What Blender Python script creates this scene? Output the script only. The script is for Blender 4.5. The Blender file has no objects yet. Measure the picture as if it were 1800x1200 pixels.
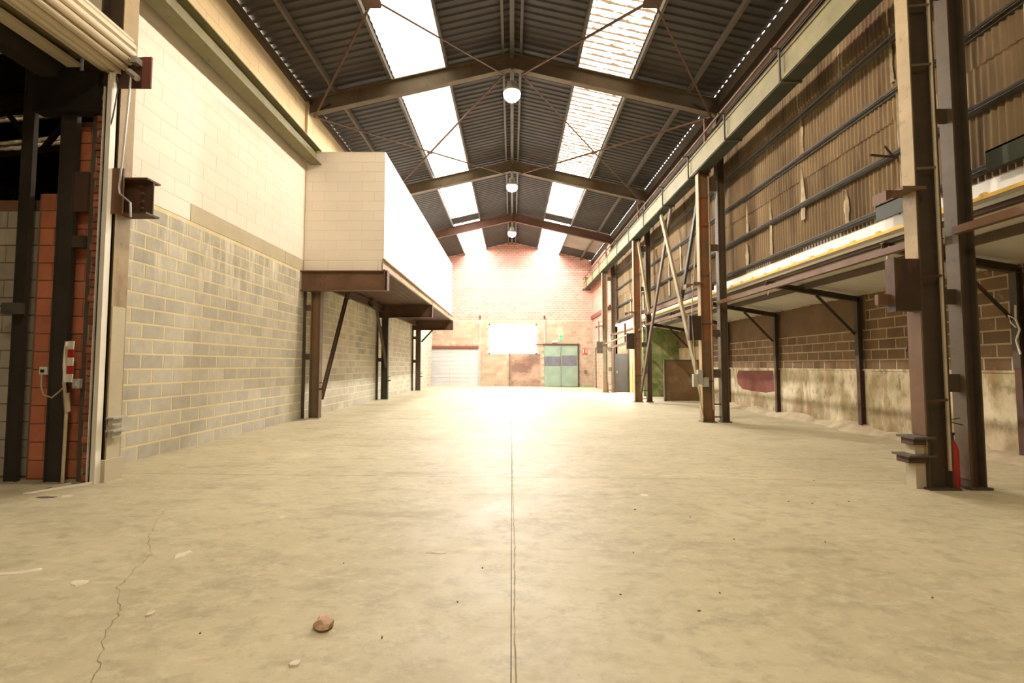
import bpy, bmesh, math, random
from mathutils import Vector, Matrix
random.seed(7)
SC = bpy.context.scene
COL = SC.collection

# ------------------------------------------------------------------ camera
cam_d = bpy.data.cameras.new('camera'); cam = bpy.data.objects.new('camera', cam_d); COL.objects.link(cam)
cam_d.sensor_width = 36.0; cam_d.lens = 815.0 / 1800.0 * 36.0; cam_d.clip_end = 300
cam.location = (0, 0, 1.345); cam.rotation_euler = (math.radians(90) + math.atan(42.0 / 815.0), 0, 0)
SC.camera = cam
# ------------------------------------------------------------------ overcast sky
SKY = 44.0
wd = bpy.data.worlds.new('overcast_sky'); SC.world = wd; wd.use_nodes = True
bg = wd.node_tree.nodes['Background']; bg.inputs[0].default_value = (0.97, 0.985, 1.0, 1); bg.inputs[1].default_value = SKY
# ------------------------------------------------------------------ exposure
vs = SC.view_settings
vs.view_transform = 'Standard'; vs.look = 'None'; vs.gamma = 1.0; vs.use_curve_mapping = False
vs.exposure = 0.2
cy = SC.cycles
cy.use_denoising = True; cy.sample_clamp_indirect = 12.0
cy.max_bounces = 10; cy.diffuse_bounces = 6; cy.glossy_bounces = 3; cy.transparent_max_bounces = 10
# ridge lamps: (Y, watts, colour)
LAMPS = [(-1.0, 400, (1.0, .815, .595)), (5.0, 740, (1.0, .815, .605)), (11.1, 1250, (1.0, .865, .74)),
         (17.05, 2400, (1.0, .95, .90)), (23.2, 2100, (1.0, .98, .96))]
# daylight portals over the skylight strips (sampling aid for the sky)
for sx in (-1, 1):
    pl = bpy.data.lights.new('skylight_portal', 'AREA'); pl.shape = 'RECTANGLE'; pl.size = 1.6; pl.size_y = 37.0
    pl.cycles.is_portal = True
    po = bpy.data.objects.new('skylight_portal', pl); COL.objects.link(po)
    po.location = (sx * 2.27, 11.0, 8.85); po.rotation_euler = (0, 0, 0)

# ================================================================== helpers
def fz(x): return -0.0095 * (x - 4.55)          # the floor falls slightly to the right

class MB:
    def __init__(s): s.v = []; s.f = []
    def add(s, vs, fs):
        n = len(s.v); s.v += [tuple(p) for p in vs]; s.f += [tuple(i + n for i in q) for q in fs]; return s
    def hexa(s, p): return s.add(p, [(0,3,2,1),(4,5,6,7),(0,1,5,4),(1,2,6,5),(2,3,7,6),(3,0,4,7)])
    def box(s, x0, x1, y0, y1, z0, z1):
        return s.hexa([(x0,y0,z0),(x1,y0,z0),(x1,y1,z0),(x0,y1,z0),(x0,y0,z1),(x1,y0,z1),(x1,y1,z1),(x0,y1,z1)])
    def frame(s, p0, p1, up):
        p0 = Vector(p0); p1 = Vector(p1); d = (p1 - p0).normalized(); up = Vector(up)
        u = (up - d * up.dot(d)).normalized(); w = d.cross(u)
        return p0, p1, u, w
    def prism(s, p0, p1, up, prof, cap=True):       # profile points (side, up)
        p0, p1, u, w = s.frame(p0, p1, up); n = len(prof)
        vs = [p0 + w * a + u * b for a, b in prof] + [p1 + w * a + u * b for a, b in prof]
        fs = [(i, (i + 1) % n, n + (i + 1) % n, n + i) for i in range(n)]
        if cap: fs += [tuple(range(n - 1, -1, -1)), tuple(range(n, 2 * n))]
        return s.add(vs, fs)
    def bar(s, p0, p1, w, h, up=(0,0,1)):
        a, b = w / 2, h / 2
        return s.prism(p0, p1, up, [(-a,-b),(a,-b),(a,b),(-a,b)])
    def ibeam(s, p0, p1, up, h, b, tw=.012, tf=.016):
        a, c, t = b / 2, h / 2, tw / 2
        for pr in ([(-a,-c),(a,-c),(a,-c+tf),(-a,-c+tf)], [(-t,-c+tf),(t,-c+tf),(t,c-tf),(-t,c-tf)], [(-a,c-tf),(a,c-tf),(a,c),(-a,c)]):
            s.prism(p0, p1, up, pr)
        return s
    def angle(s, p0, p1, up, a, t=.012):
        return s.prism(p0, p1, up, [(0,0),(a,0),(a,t),(t,t),(t,a),(0,a)])
    def tube(s, pts, r, n=8):
        pts = [Vector(p) for p in pts]; rings = []
        for i, p in enumerate(pts):
            d = (pts[min(i + 1, len(pts) - 1)] - pts[max(i - 1, 0)]).normalized()
            ref = Vector((0,0,1)) if abs(d.z) < .9 else Vector((1,0,0))
            u = d.cross(ref).normalized(); w = d.cross(u)
            rings.append([p + (u * math.cos(2*math.pi*k/n) + w * math.sin(2*math.pi*k/n)) * r for k in range(n)])
        vs = [q for rr in rings for q in rr]; fs = []
        for i in range(len(pts) - 1):
            for k in range(n): fs.append((i*n+k, i*n+(k+1)%n, (i+1)*n+(k+1)%n, (i+1)*n+k))
        fs += [tuple(range(n-1,-1,-1)), tuple(range((len(pts)-1)*n, len(pts)*n))]
        return s.add(vs, fs)
    def lathe(s, c, prof, n=20):                    # profile (radius, z) around a vertical axis at c
        vs = []; fs = []; m = len(prof)
        for k in range(n):
            a = 2*math.pi*k/n
            vs += [(c[0] + r*math.cos(a), c[1] + r*math.sin(a), c[2] + z) for r, z in prof]
        for k in range(n):
            for i in range(m - 1): fs.append((k*m+i, ((k+1)%n)*m+i, ((k+1)%n)*m+i+1, k*m+i+1))
        fs += [tuple(k*m for k in range(n-1,-1,-1)), tuple(k*m+m-1 for k in range(n))]
        return s.add(vs, fs)
    def mesh(s, name, smooth=False):
        me = bpy.data.meshes.new(name); me.from_pydata(s.v, [], s.f); me.update()
        bm = bmesh.new(); bm.from_mesh(me); bmesh.ops.recalc_face_normals(bm, faces=bm.faces); bm.to_mesh(me); bm.free()
        if smooth: me.polygons.foreach_set('use_smooth', [True] * len(me.polygons))
        return me

def link(name, me, parent=None, loc=None, scale=None):
    o = bpy.data.objects.new(name, me); COL.objects.link(o)
    if parent is not None: o.parent = parent; 
    if loc is not None:
        o.location = Vector(loc) - (Vector(parent.location) if parent is not None and parent.parent is None else Vector((0,0,0)))
    elif parent is not None:
        p = parent; off = Vector((0,0,0))
        while p is not None: off += p.location; p = p.parent
        o.location = -off
    if scale is not None: o.scale = scale
    return o
def tag(o, label=None, cat=None, group=None, kind=None):
    if label: o['label'] = label
    if cat: o['category'] = cat
    if group: o['group'] = group
    if kind: o['kind'] = kind
    return o
def part(name, mb, mat, parent, smooth=False, label=None, kind=None):
    me = mb.mesh(name, smooth); me.materials.append(mat)
    o = link(name, me, parent)
    if label: o['label'] = label
    if kind: o['kind'] = kind
    return o
def struct(name, mb, mat, label=None):
    me = mb.mesh(name) if mb else None
    if me: me.materials.append(mat)
    o = link(name, me); o['kind'] = 'structure'
    if label: o['label'] = label
    return o
def thing(name, label, cat, loc=(0,0,0), group=None):
    o = bpy.data.objects.new(name, None); COL.objects.link(o); o.location = loc; o.empty_display_size = .1
    return tag(o, label, cat, group)
def single(name, mb, mat, label, cat, group=None, smooth=False):
    me = mb.mesh(name, smooth); me.materials.append(mat)
    return tag(link(name, me), label, cat, group)

# ================================================================== materials
def nodes_of(name):
    m = bpy.data.materials.new(name); m.use_nodes = True
    nt = m.node_tree; b = nt.nodes['Principled BSDF']; return m, nt, b
def N(nt, t, **kw):
    n = nt.nodes.new(t)
    for k, v in kw.items(): setattr(n, k, v)
    return n
def math_n(nt, op, a, b=None, c=None):
    n = N(nt, 'ShaderNodeMath', operation=op)
    for i, q in enumerate((a, b, c)):
        if q is None: continue
        if isinstance(q, (int, float)): n.inputs[i].default_value = q
        else: nt.links.new(q, n.inputs[i])
    return n.outputs[0]
def noise(nt, pos, scale, detail=4, rough=.55, vec=(1,1,1)):
    mp = N(nt, 'ShaderNodeMapping'); mp.inputs['Scale'].default_value = vec
    nt.links.new(pos, mp.inputs['Vector'])
    n = N(nt, 'ShaderNodeTexNoise'); n.inputs['Scale'].default_value = scale; n.inputs['Detail'].default_value = detail
    n.inputs['Roughness'].default_value = rough
    nt.links.new(mp.outputs[0], n.inputs['Vector']); return n.outputs[0]
def ramp(nt, fac, a, b):
    n = N(nt, 'ShaderNodeMapRange', clamp=True); n.inputs[1].default_value = a; n.inputs[2].default_value = b
    nt.links.new(fac, n.inputs[0]); return n.outputs[0]
def mix(nt, fac, a, b):
    n = N(nt, 'ShaderNodeMix', data_type='RGBA')
    if isinstance(fac, (int, float)): n.inputs[0].default_value = fac
    else: nt.links.new(fac, n.inputs[0])
    for i, q in ((6, a), (7, b)):
        if isinstance(q, tuple): n.inputs[i].default_value = (*q[:3], 1)
        else: nt.links.new(q, n.inputs[i])
    return n.outputs[2]
def scale_col(nt, col, fac):
    n = N(nt, 'ShaderNodeVectorMath', operation='SCALE'); nt.links.new(col, n.inputs[0]); nt.links.new(fac, n.inputs[3]); return n.outputs[0]
def rnd(nt):
    oi = N(nt, 'ShaderNodeObjectInfo'); g = N(nt, 'ShaderNodeNewGeometry')
    return math_n(nt, 'FRACT', math_n(nt, 'ADD', oi.outputs['Random'], g.outputs['Random Per Island']))

def pmat(name, c1, c2, scale=3.0, rough=.75, bump=.15, bscale=40, var=0.0, stains=(), metallic=0.0, spec=.3, vec=(1,1,1)):
    """c1/c2 blended by noise; stains = [(colour, scale, lo, hi, vec, amount)]; var = brightness change per piece"""
    m, nt, b = nodes_of(name)
    pos = N(nt, 'ShaderNodeNewGeometry').outputs['Position']
    col = mix(nt, ramp(nt, noise(nt, pos, scale, 6, .6, vec), .35, .65), c1, c2)
    for (c, s, lo, hi, v, am, *zb) in stains:
        f = math_n(nt, 'MULTIPLY', ramp(nt, noise(nt, pos, s, 6, .65, v), lo, hi), am)
        if zb:
            sp = N(nt, 'ShaderNodeSeparateXYZ'); nt.links.new(pos, sp.inputs[0]); f = math_n(nt, 'MULTIPLY', f, ramp(nt, sp.outputs[2], zb[0], zb[1]))
        col = mix(nt, f, col, c)
    if var:
        col = scale_col(nt, col, math_n(nt, 'MULTIPLY_ADD', rnd(nt), 2 * var, 1 - var))
    nt.links.new(col, b.inputs['Base Color'])
    b.inputs['Roughness'].default_value = rough; b.inputs['Metallic'].default_value = metallic
    b.inputs['Specular IOR Level'].default_value = spec
    if bump:
        bp = N(nt, 'ShaderNodeBump'); bp.inputs['Strength'].default_value = bump; bp.inputs['Distance'].default_value = .01
        nt.links.new(noise(nt, pos, bscale, 5, .6), bp.inputs['Height']); nt.links.new(bp.outputs[0], b.inputs['Normal'])
    return m
RUST = (.125, .058, .027); RUST2 = (.07, .034, .018)
def steel(name, base, amount=.4, rust=RUST, rough=.6):
    return pmat(name, base, tuple(q * .78 for q in base), 2.5, rough, .12, 60,
                stains=[(rust, 2.2, .62 - .25 * amount, .74 - .2 * amount, (1,1,.35), .85), (RUST2, 9, .58, .72, (1,1,1), .5)])
M = {}
# floor
def floor_mat():
    m, nt, b = nodes_of('floor_concrete')
    pos = N(nt, 'ShaderNodeNewGeometry').outputs['Position']
    col = mix(nt, ramp(nt, noise(nt, pos, .55, 6, .6), .32, .68), (.36,.312,.19), (.48,.42,.272))
    col = mix(nt, math_n(nt, 'MULTIPLY', ramp(nt, noise(nt, pos, 1.6, 7, .65, (1,2.2,1)), .52, .72), .45), col, (.265,.225,.14))
    col = mix(nt, math_n(nt, 'MULTIPLY', ramp(nt, noise(nt, pos, 5.0, 7, .75, (1,1.5,1)), .48, .66), .55), col, (.235,.205,.13))
    col = mix(nt, math_n(nt, 'MULTIPLY', ramp(nt, noise(nt, pos, 11, 6, .7, (1,1.3,1)), .5, .66), .55), col, (.50,.445,.295))
    col = mix(nt, math_n(nt, 'MULTIPLY', ramp(nt, noise(nt, pos, 1.1, 6, .7, (.45,1.5,1)), .56, .68), .5), col, (.22,.185,.115))
    col = mix(nt, math_n(nt, 'MULTIPLY', ramp(nt, noise(nt, pos, 2.6, 8, .72, (.5,1.8,1)), .6, .72), .5), col, (.62,.56,.43))
    col = mix(nt, math_n(nt, 'MULTIPLY', ramp(nt, noise(nt, pos, 3.1, 5, .6, (1,1.3,1)), .66, .76), .35), col, (.45,.26,.10))
    col = mix(nt, math_n(nt, 'MULTIPLY', ramp(nt, noise(nt, pos, 38, 3, .6), .66, .74), .45), col, (.24,.2,.13))
    nt.links.new(col, b.inputs['Base Color'])
    nt.links.new(ramp(nt, noise(nt, pos, 2.0, 5), .1, .9), b.inputs['Roughness'])
    mr = N(nt, 'ShaderNodeMapRange'); mr.inputs[1].default_value=0; mr.inputs[2].default_value=1; mr.inputs[3].default_value=.42; mr.inputs[4].default_value=.72
    nt.links.new(noise(nt, pos, 2.0, 5), mr.inputs[0]); nt.links.new(mr.outputs[0], b.inputs['Roughness'])
    b.inputs['Specular IOR Level'].default_value = .35
    bp = N(nt, 'ShaderNodeBump'); bp.inputs['Strength'].default_value = .18; bp.inputs['Distance'].default_value = .01
    nt.links.new(noise(nt, pos, 14, 8, .7), bp.inputs['Height']); nt.links.new(bp.outputs[0], b.inputs['Normal'])
    return m
M['floor'] = floor_mat()
M['joint'] = pmat('joint_dirt', (.10,.08,.055), (.16,.13,.09), 8, .9)
M['crack'] = pmat('crack_dirt', (.22,.16,.085), (.29,.22,.12), 12, .9)
M['block'] = pmat('grey_concrete_block', (.49,.455,.36), (.42,.39,.31), 6, .9, .4, 120, .13,
                  stains=[((.62,.57,.46), 1.7, .56, .72, (1,1,.16), .5), ((.26,.25,.24), .8, .52, .66, (1,1,.4), .5, .9, 1.9), ((.74,.68,.55), 6.5, .50, .62, (1,1,.13), .8, 2.2, 3.4), ((.2,.17,.13), 9, .60, .70, (1,1,.2), .6, 2.7, 3.5)])
M['mortar'] = pmat('yellow_mortar', (.70,.61,.34), (.63,.55,.33), 5, .9, .3, 90, stains=[((.74,.68,.55), 6.5, .50, .62, (1,1,.13), .8, 2.2, 3.4)])
M['cream_block'] = pmat('cream_painted_block', (.79,.725,.625), (.77,.70,.59), 1.2, .8, .22, 70, .02)
M['cream_joint'] = pmat('cream_painted_joint', (.70,.62,.47), (.60,.52,.38), 3, .85, .2, 60)
M['ring'] = pmat('cast_concrete', (.50,.44,.31), (.44,.385,.27), 2.2, .85, .2, 40, .08, stains=[((.7,.64,.5), 2, .6, .72, (1,1,.3), .4)])
M['upper'] = pmat('ochre_upper_block', (.62,.49,.29), (.55,.42,.24), 1.5, .85, .25, 50, .05)
M['white_wall'] = pmat('white_painted_block', (.87,.85,.80), (.85,.83,.77), 1.0, .75, .15, 60, .015)
M['brick'] = pmat('red_brick', (.52,.235,.165), (.45,.195,.135), 4, .85, .2, 80, .14, stains=[((.60,.36,.27), .7, .45, .7, (1,1,1), .3)])
M['brick_mortar'] = pmat('pale_brick_mortar', (.68,.55,.47), (.6,.48,.4), 4, .9, .2, 60)
M['tan_block'] = pmat('tan_block', (.42,.30,.20), (.35,.245,.165), 2.4, .88, .3, 60, .12, stains=[((.33,.21,.12), 1.2, .55, .72, (1,1,1), .5), ((.72,.6,.45), 1.4, .58, .72, (1,1,1), .5)])
M['tan_mortar'] = pmat('tan_mortar', (.5,.40,.29), (.44,.34,.25), 4, .9)
M['orange_block'] = pmat('orange_clay_block', (.56,.20,.105), (.46,.155,.08), 5, .85, .3, 70, .12)
M['orange_mortar'] = pmat('grey_clay_mortar', (.24,.13,.08), (.2,.1,.06), 4, .9)
M['old_brick'] = pmat('old_red_brick', (.36,.13,.075), (.24,.085,.05), 9, .9, .5, 60, .3)
M['old_mortar'] = pmat('crumbling_mortar', (.42,.33,.22), (.3,.23,.15), 9, .95, .5, 40)
M['brown_block'] = pmat('stained_brown_block', (.20,.125,.065), (.145,.088,.046), 3, .9, .4, 70, .2, stains=[((.42,.34,.21), 6, .62, .74, (1,1,1), .55)])
M['brown_mortar'] = pmat('pale_outer_mortar', (.47,.38,.24), (.36,.28,.17), 3, .9, .3, 50)
M['brown_render'] = pmat('brown_render', (.175,.108,.055), (.13,.08,.042), 2.2, .9, .3, 40, stains=[((.3,.23,.14), 3, .62, .74, (1,1,1), .4)])
M['plinth'] = pmat('stained_lime_plinth', (.64,.56,.40), (.52,.44,.29), 1.8, .85, .3, 30,
                   stains=[((.27,.215,.095), 1.3, .46, .60, (1,1,.5), .8), ((.27,.13,.06), 1.5, .54, .66, (1,1,.25), .65), ((.15,.13,.07), 6, .54, .66, (1,1,.6), .7), ((.78,.70,.54), 3.2, .58, .68, (1,1,.2), .6), ((.22,.13,.06), 1.4, .40, .60, (1,1,.4), .75, .62, .25)])
M['oxide'] = pmat('oxide_red_paint', (.21,.075,.05), (.16,.055,.04), 3, .8, .15, 40)
M['dirt'] = pmat('dusty_fillet', (.46,.38,.26), (.36,.29,.19), 4, .95, .6, 18)
M['rubble'] = pmat('rubble', (.36,.29,.2), (.5,.42,.3), 9, .95, .5, 50)
# steel
M['beige_steel'] = steel('beige_painted_steel', (.37,.275,.15), .25)
M['dark_steel'] = steel('dark_brown_steel', (.075,.055,.034), .3)
M['col_steel'] = steel('brown_column_steel', (.155,.115,.065), .55, (.22,.075,.03))
M['rear_steel'] = steel('rear_column_steel', (.115,.082,.05), .35)
M['rusty_col'] = steel('rusty_column_steel', (.20,.13,.07), .85, (.30,.10,.035))
M['green_steel'] = steel('olive_green_steel', (.20,.18,.088), .15, (.26,.17,.07))
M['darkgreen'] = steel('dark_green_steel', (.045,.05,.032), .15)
M['rust'] = steel('rusty_steel', (.165,.092,.052), .5)
M['tie'] = steel('tie_rod_steel', (.12,.06,.032), .3)
M['rust_dark'] = steel('dark_rusty_steel', (.085,.046,.03), .5)
M['flange_brown'] = steel('brown_flange_steel', (.16,.12,.075), .15)
M['corbel'] = steel('corbel_steel', (.055,.035,.021), .15)
M['rafter'] = steel('rafter_steel', (.15,.11,.065), .25)
M['rafter_red'] = steel('red_oxide_rafter', (.14,.065,.042), .4)
M['purlin'] = steel('purlin_steel', (.13,.105,.08), .1)
M['olive_brace'] = steel('olive_brace_steel', (.25,.20,.10), .2)
M['girt'] = pmat('grey_girt_steel', (.105,.095,.08), (.075,.066,.055), 4, .6, .1, 50)
M['roof'] = pmat('dark_roof_sheet', (.047,.037,.029), (.031,.024,.019), 1.3, .62, .1, 40, .12, spec=.5)
M['roof_pale'] = pmat('pale_roof_sheet', (.36,.32,.28), (.3,.26,.22), 1.3, .7, .1, 40, .05)
M['cladding'] = pmat('weathered_fibre_cement', (.225,.16,.085), (.165,.11,.058), 1.6, .85, .2, 40, .16, vec=(1,1,.4),
                     stains=[((.075,.044,.023), 1.9, .50, .66, (1,1,.14), .75), ((.30,.23,.13), 2.2, .6, .74, (1,1,.15), .5)])
M['filler'] = pmat('pale_filler', (.50,.43,.31), (.36,.29,.19), 5, .85, .2, 40)
M['panel_white'] = pmat('white_insulated_panel', (.52,.49,.42), (.48,.45,.38), 1.2, .6, .05, 20, .03)
M['foam'] = pmat('yellow_foam_edge', (.78,.52,.13), (.66,.42,.1), 8, .9, .3, 60)
M['shutter'] = pmat('cream_shutter_slat', (.66,.57,.42), (.60,.51,.37), 2, .45, .05, 40, .06, spec=.5)
M['white_pvc'] = pmat('white_plastic', (.80,.77,.68), (.74,.70,.6), 3, .5, .05, 40)
M['grey_box'] = pmat('grey_plastic', (.42,.40,.34), (.36,.34,.28), 4, .5, .05, 40)
M['black'] = pmat('black_plastic', (.018,.016,.013), (.025,.021,.016), 4, .5, .05, 40)
M['cable'] = pmat('pale_cable', (.45,.38,.26), (.38,.31,.2), 6, .6, .05, 40)
M['red'] = pmat('red_paint', (.45,.03,.025), (.38,.025,.02), 4, .5, .05, 40)
M['green_door'] = pmat('pale_green_metal', (.25,.32,.23), (.20,.26,.19), 2, .6, .1, 40, stains=[((.3,.26,.18), 2, .6, .74, (1,1,.4), .5)])
M['door_band'] = pmat('scuffed_dark_rubber', (.11,.105,.12), (.16,.15,.16), 3, .7, .2, 40, stains=[((.3,.28,.28), 6, .62, .72, (1,1,1), .5)])
M['door_white'] = pmat('white_door_panel', (.50,.48,.46), (.46,.44,.42), 2, .5, .05, 30, .02)
M['sign_green'] = pmat('green_sign', (.05,.55,.22), (.04,.5,.2), 3, .4, 0)
M['wood'] = pmat('stained_brown_board', (.19,.115,.055), (.145,.085,.042), 1.4, .8, .2, 40, stains=[((.32,.24,.1), 1.5, .58, .7, (1,1,1), .5)])
M['moss'] = pmat('green_algae_wall', (.11,.15,.04), (.26,.26,.12), 3.5, .9, .4, 25, stains=[((.08,.12,.03), 3, .55, .68, (1,1,1), .7), ((.4,.42,.22), 2, .62, .72, (1,1,.5), .5)])
M['yellow_board'] = pmat('yellowed_board', (.46,.33,.12), (.38,.26,.09), 3, .8, .1, 40)
M['dark_void'] = pmat('dark_paint', (.036,.029,.021), (.05,.04,.03), 2, .7, .1, 30)
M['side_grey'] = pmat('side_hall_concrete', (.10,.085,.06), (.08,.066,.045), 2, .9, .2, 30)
M['stain_brown'] = pmat('soot_stained_render', (.33,.20,.135), (.46,.32,.22), 1.2, .85, .2, 40, stains=[((.13,.065,.045), .9, .44, .60, (.5,1,1.4), .75)])
M['stone'] = pmat('broken_brick_stone', (.52,.36,.24), (.40,.25,.16), 20, .95, .5, 60)
M['splash'] = pmat('dried_mortar_splash', (.58,.52,.39), (.52,.45,.33), 12, .9, .4, 60)
M['bright_metal'] = pmat('galvanised_metal', (.45,.43,.4), (.38,.36,.33), 6, .4, .05, 40, metallic=.6)
M['glazing_frame'] = pmat('white_window_frame', (.7,.66,.6), (.66,.62,.55), 4, .6)

def sheet_glass(name, tint, dirt, dirty):
    m = bpy.data.materials.new(name); m.use_nodes = True; nt = m.node_tree; nt.nodes.clear()
    out = N(nt, 'ShaderNodeOutputMaterial'); tr = N(nt, 'ShaderNodeBsdfTransparent'); tl = N(nt, 'ShaderNodeBsdfTranslucent')
    mx = N(nt, 'ShaderNodeMixShader'); mx.inputs[0].default_value = .35
    pos = N(nt, 'ShaderNodeNewGeometry').outputs['Position']
    if dirty:
        # dirt caught in the corrugation valleys and along the laps
        sep = N(nt, 'ShaderNodeSeparateXYZ'); nt.links.new(pos, sep.inputs[0])
        wv = math_n(nt, 'SINE', math_n(nt, 'MULTIPLY', sep.outputs[1], 2 * math.pi / .2))
        d = math_n(nt, 'MULTIPLY_ADD', wv, .15, noise(nt, pos, 3.2, 7, .72, (1.2, 1.6, 1)))
        f = ramp(nt, d, .50, .57)
        col = mix(nt, math_n(nt, 'MULTIPLY', f, .93), tint, dirt)
    else:
        col = mix(nt, math_n(nt, 'MULTIPLY', ramp(nt, noise(nt, pos, 1.7, 6, .7), .70, .74), .85), tint, dirt)
    nt.links.new(col, tr.inputs[0]); nt.links.new(col, tl.inputs[0])
    nt.links.new(tr.outputs[0], mx.inputs[1]); nt.links.new(tl.outputs[0], mx.inputs[2]); nt.links.new(mx.outputs[0], out.inputs[0])
    return m
M['sky_clear'] = sheet_glass('clear_corrugated_sheet', (.088,.080,.063), (.03,.018,.005), False)
M['sky_dirty'] = sheet_glass('dirty_corrugated_sheet', (.080,.069,.050), (.0085,.004,.001), True)
M['sky_mid'] = sheet_glass('cleaner_corrugated_sheet', (.46,.44,.40), (.1,.06,.02), False)
M['sky_mid_dirty'] = sheet_glass('streaked_corrugated_sheet', (.34,.31,.25), (.009,.0045,.001), True)
M['sky_new'] = sheet_glass('new_corrugated_sheet', (.64,.64,.64), (.45,.4,.35), False)
def emis(name, c, s):
    m = bpy.data.materials.new(name); m.use_nodes = True; nt = m.node_tree; nt.nodes.clear()
    out = N(nt, 'ShaderNodeOutputMaterial'); e = N(nt, 'ShaderNodeEmission'); e.inputs[0].default_value = (*c, 1); e.inputs[1].default_value = s
    nt.links.new(e.outputs[0], out.inputs[0]); return m
M['lamp_lens'] = emis('lit_lamp_lens', (1, .97, .92), 40)
M['exit_lit'] = emis('lit_exit_sign', (.10, 1.0, .30), .8)

# ================================================================== masonry
_unit = {}
def unit_piece(orient, mat, cu=.02, cz=.045):
    key = (orient, mat.name, cu, cz)
    if key in _unit: return _unit[key]
    def w(u, n, z): return {'x+': (n, u, z), 'x-': (-n, u, z), 'y-': (u, -n, z), 'y+': (u, n, z)}[orient]
    b = MB()
    B = [(0,0,0),(1,0,0),(1,0,1),(0,0,1)]; Cc = [(0,.8,0),(1,.8,0),(1,.8,1),(0,.8,1)]; D = [(cu,1,cz),(1-cu,1,cz),(1-cu,1,1-cz),(cu,1,1-cz)]
    vs = [w(*p) for p in B + Cc + D]
    fs = [(4*k+i, 4*k+(i+1)%4, 4*k+4+(i+1)%4, 4*k+4+i) for k in range(2) for i in range(4)] + [(8,9,10,11)]
    b.add(vs, fs); me = b.mesh('piece'); me.materials.append(mat); _unit[key] = me; return me
def courses(u0, u1, z0, ch, rows, L, start=0.0, half=.5):
    for r in range(rows):
        u = u0 - (start + (half * L if r % 2 else 0)) % L
        while u < u1 - 1e-6:
            a, b = max(u, u0), min(u + L, u1)
            if b - a > .03: yield r, a, b, z0 + r * ch
            u += L
def masonry(parent, orient, plane, u0, u1, z0, ch, rows, L, mat, name, joint=.012, depth=.008, single_if=None, ztop=None, start=0.0, stuff='masonry', skip=None):
    """pieces stand `depth` proud of the mortar plane; those for which single_if(u, z) holds are objects of their own"""
    rest = MB(); n = 0
    for r, a, b, z in courses(u0, u1, z0, ch, rows, L, start):
        zt = z + ch - joint
        if ztop:
            zt = min(zt, ztop((a + b) / 2))
            if zt - z < .02: continue
        if skip and skip((a + b) / 2, (z + zt) / 2): continue
        a2, b2 = a + joint / 2, b - joint / 2
        dd = depth * random.uniform(.75, 1.15)
        if single_if and single_if((a + b) / 2, z) and n < 300:
            loc = {'x+': (plane, a2, z), 'x-': (plane, a2, z), 'y-': (a2, plane, z), 'y+': (a2, plane, z)}[orient]
            sc = {'x+': (dd, b2-a2, zt-z), 'x-': (dd, b2-a2, zt-z), 'y-': (b2-a2, dd, zt-z), 'y+': (b2-a2, dd, zt-z)}[orient]
            link(name, unit_piece(orient, mat), parent, loc, sc); n += 1
        else:
            if orient == 'x+': rest.box(plane - .002, plane + dd, a2, b2, z, zt)
            elif orient == 'x-': rest.box(plane - dd, plane + .002, a2, b2, z, zt)
            elif orient == 'y-': rest.box(a2, b2, plane - dd, plane + .002, z, zt)
    if rest.v: part(stuff, rest, mat, parent, kind='stuff')
    return n

# ================================================================== SETTING: floor
def slab(x0, x1, y0, y1, t=.03):
    b = MB()
    return b.hexa([(x0,y0,fz(x0)-t),(x1,y0,fz(x1)-t),(x1,y1,fz(x1)-t),(x0,y1,fz(x0)-t),(x0,y0,fz(x0)),(x1,y0,fz(x1)),(x1,y1,fz(x1)),(x0,y1,fz(x0))])
floor = struct('floor', MB().hexa([(-15,-8,fz(-15)-.12),(8,-8,fz(8)-.12),(8,31,fz(8)-.12),(-15,31,fz(-15)-.12),(-15,-8,fz(-15)-.022),(8,-8,fz(8)-.022),(8,31,fz(8)-.022),(-15,31,fz(-15)-.022)]),
               M['joint'], 'worn cream concrete floor with saw-cut joints')
XJ = [-15, -5.02, -.004, 7.6]; YJ = [-8, -.5, 5.49, 11.5, 17.5, 23.5, 31]
for i in range(3):
    for j in range(6):
        g = .0022
        part('floor_slab', slab(XJ[i] + g, XJ[i+1] - g, YJ[j] + .003, YJ[j+1] - .003), M['floor'], floor)
def ribbon(pts, w, z=.0015, jitter=.5):
    b = MB(); vs = []
    for i, (x, y) in enumerate(pts):
        x1, y1 = pts[min(i+1, len(pts)-1)]; x0, y0 = pts[max(i-1, 0)]
        d = Vector((x1-x0, y1-y0, 0)).normalized(); n = Vector((-d.y, d.x, 0)); ww = w * random.uniform(1-jitter, 1+jitter) / 2
        for s in (1, -1): vs.append((x + n.x*ww*s, y + n.y*ww*s, fz(x) + z))
    return b.add(vs, [(2*i, 2*i+1, 2*i+3, 2*i+2) for i in range(len(pts)-1)])
def wiggle(pts, n=8, amp=.02):
    out = []
    for (x0,y0),(x1,y1) in zip(pts, pts[1:]):
        for k in range(n):
            t = k / n; out.append((x0+(x1-x0)*t + random.uniform(-amp, amp), y0+(y1-y0)*t + random.uniform(-amp, amp)))
    return out + [pts[-1]]
part('floor_crack', ribbon(wiggle([(-3.05,4.15),(-2.855,3.777),(-2.709,3.532),(-2.454,3.22),(-2.357,2.959),(-2.275,2.738),(-2.059,2.52),(-1.986,2.359),(-1.836,2.133),(-1.66,1.9)], 7, .012), .0038), M['crack'], floor)
part('floor_crack', ribbon(wiggle([(.03,.5),(.02,1.6),(.012,2.6),(.02,3.4),(.008,5.0),(.0,7.5),(-.01,11)], 20, .004), .006), M['crack'], floor)

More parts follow.
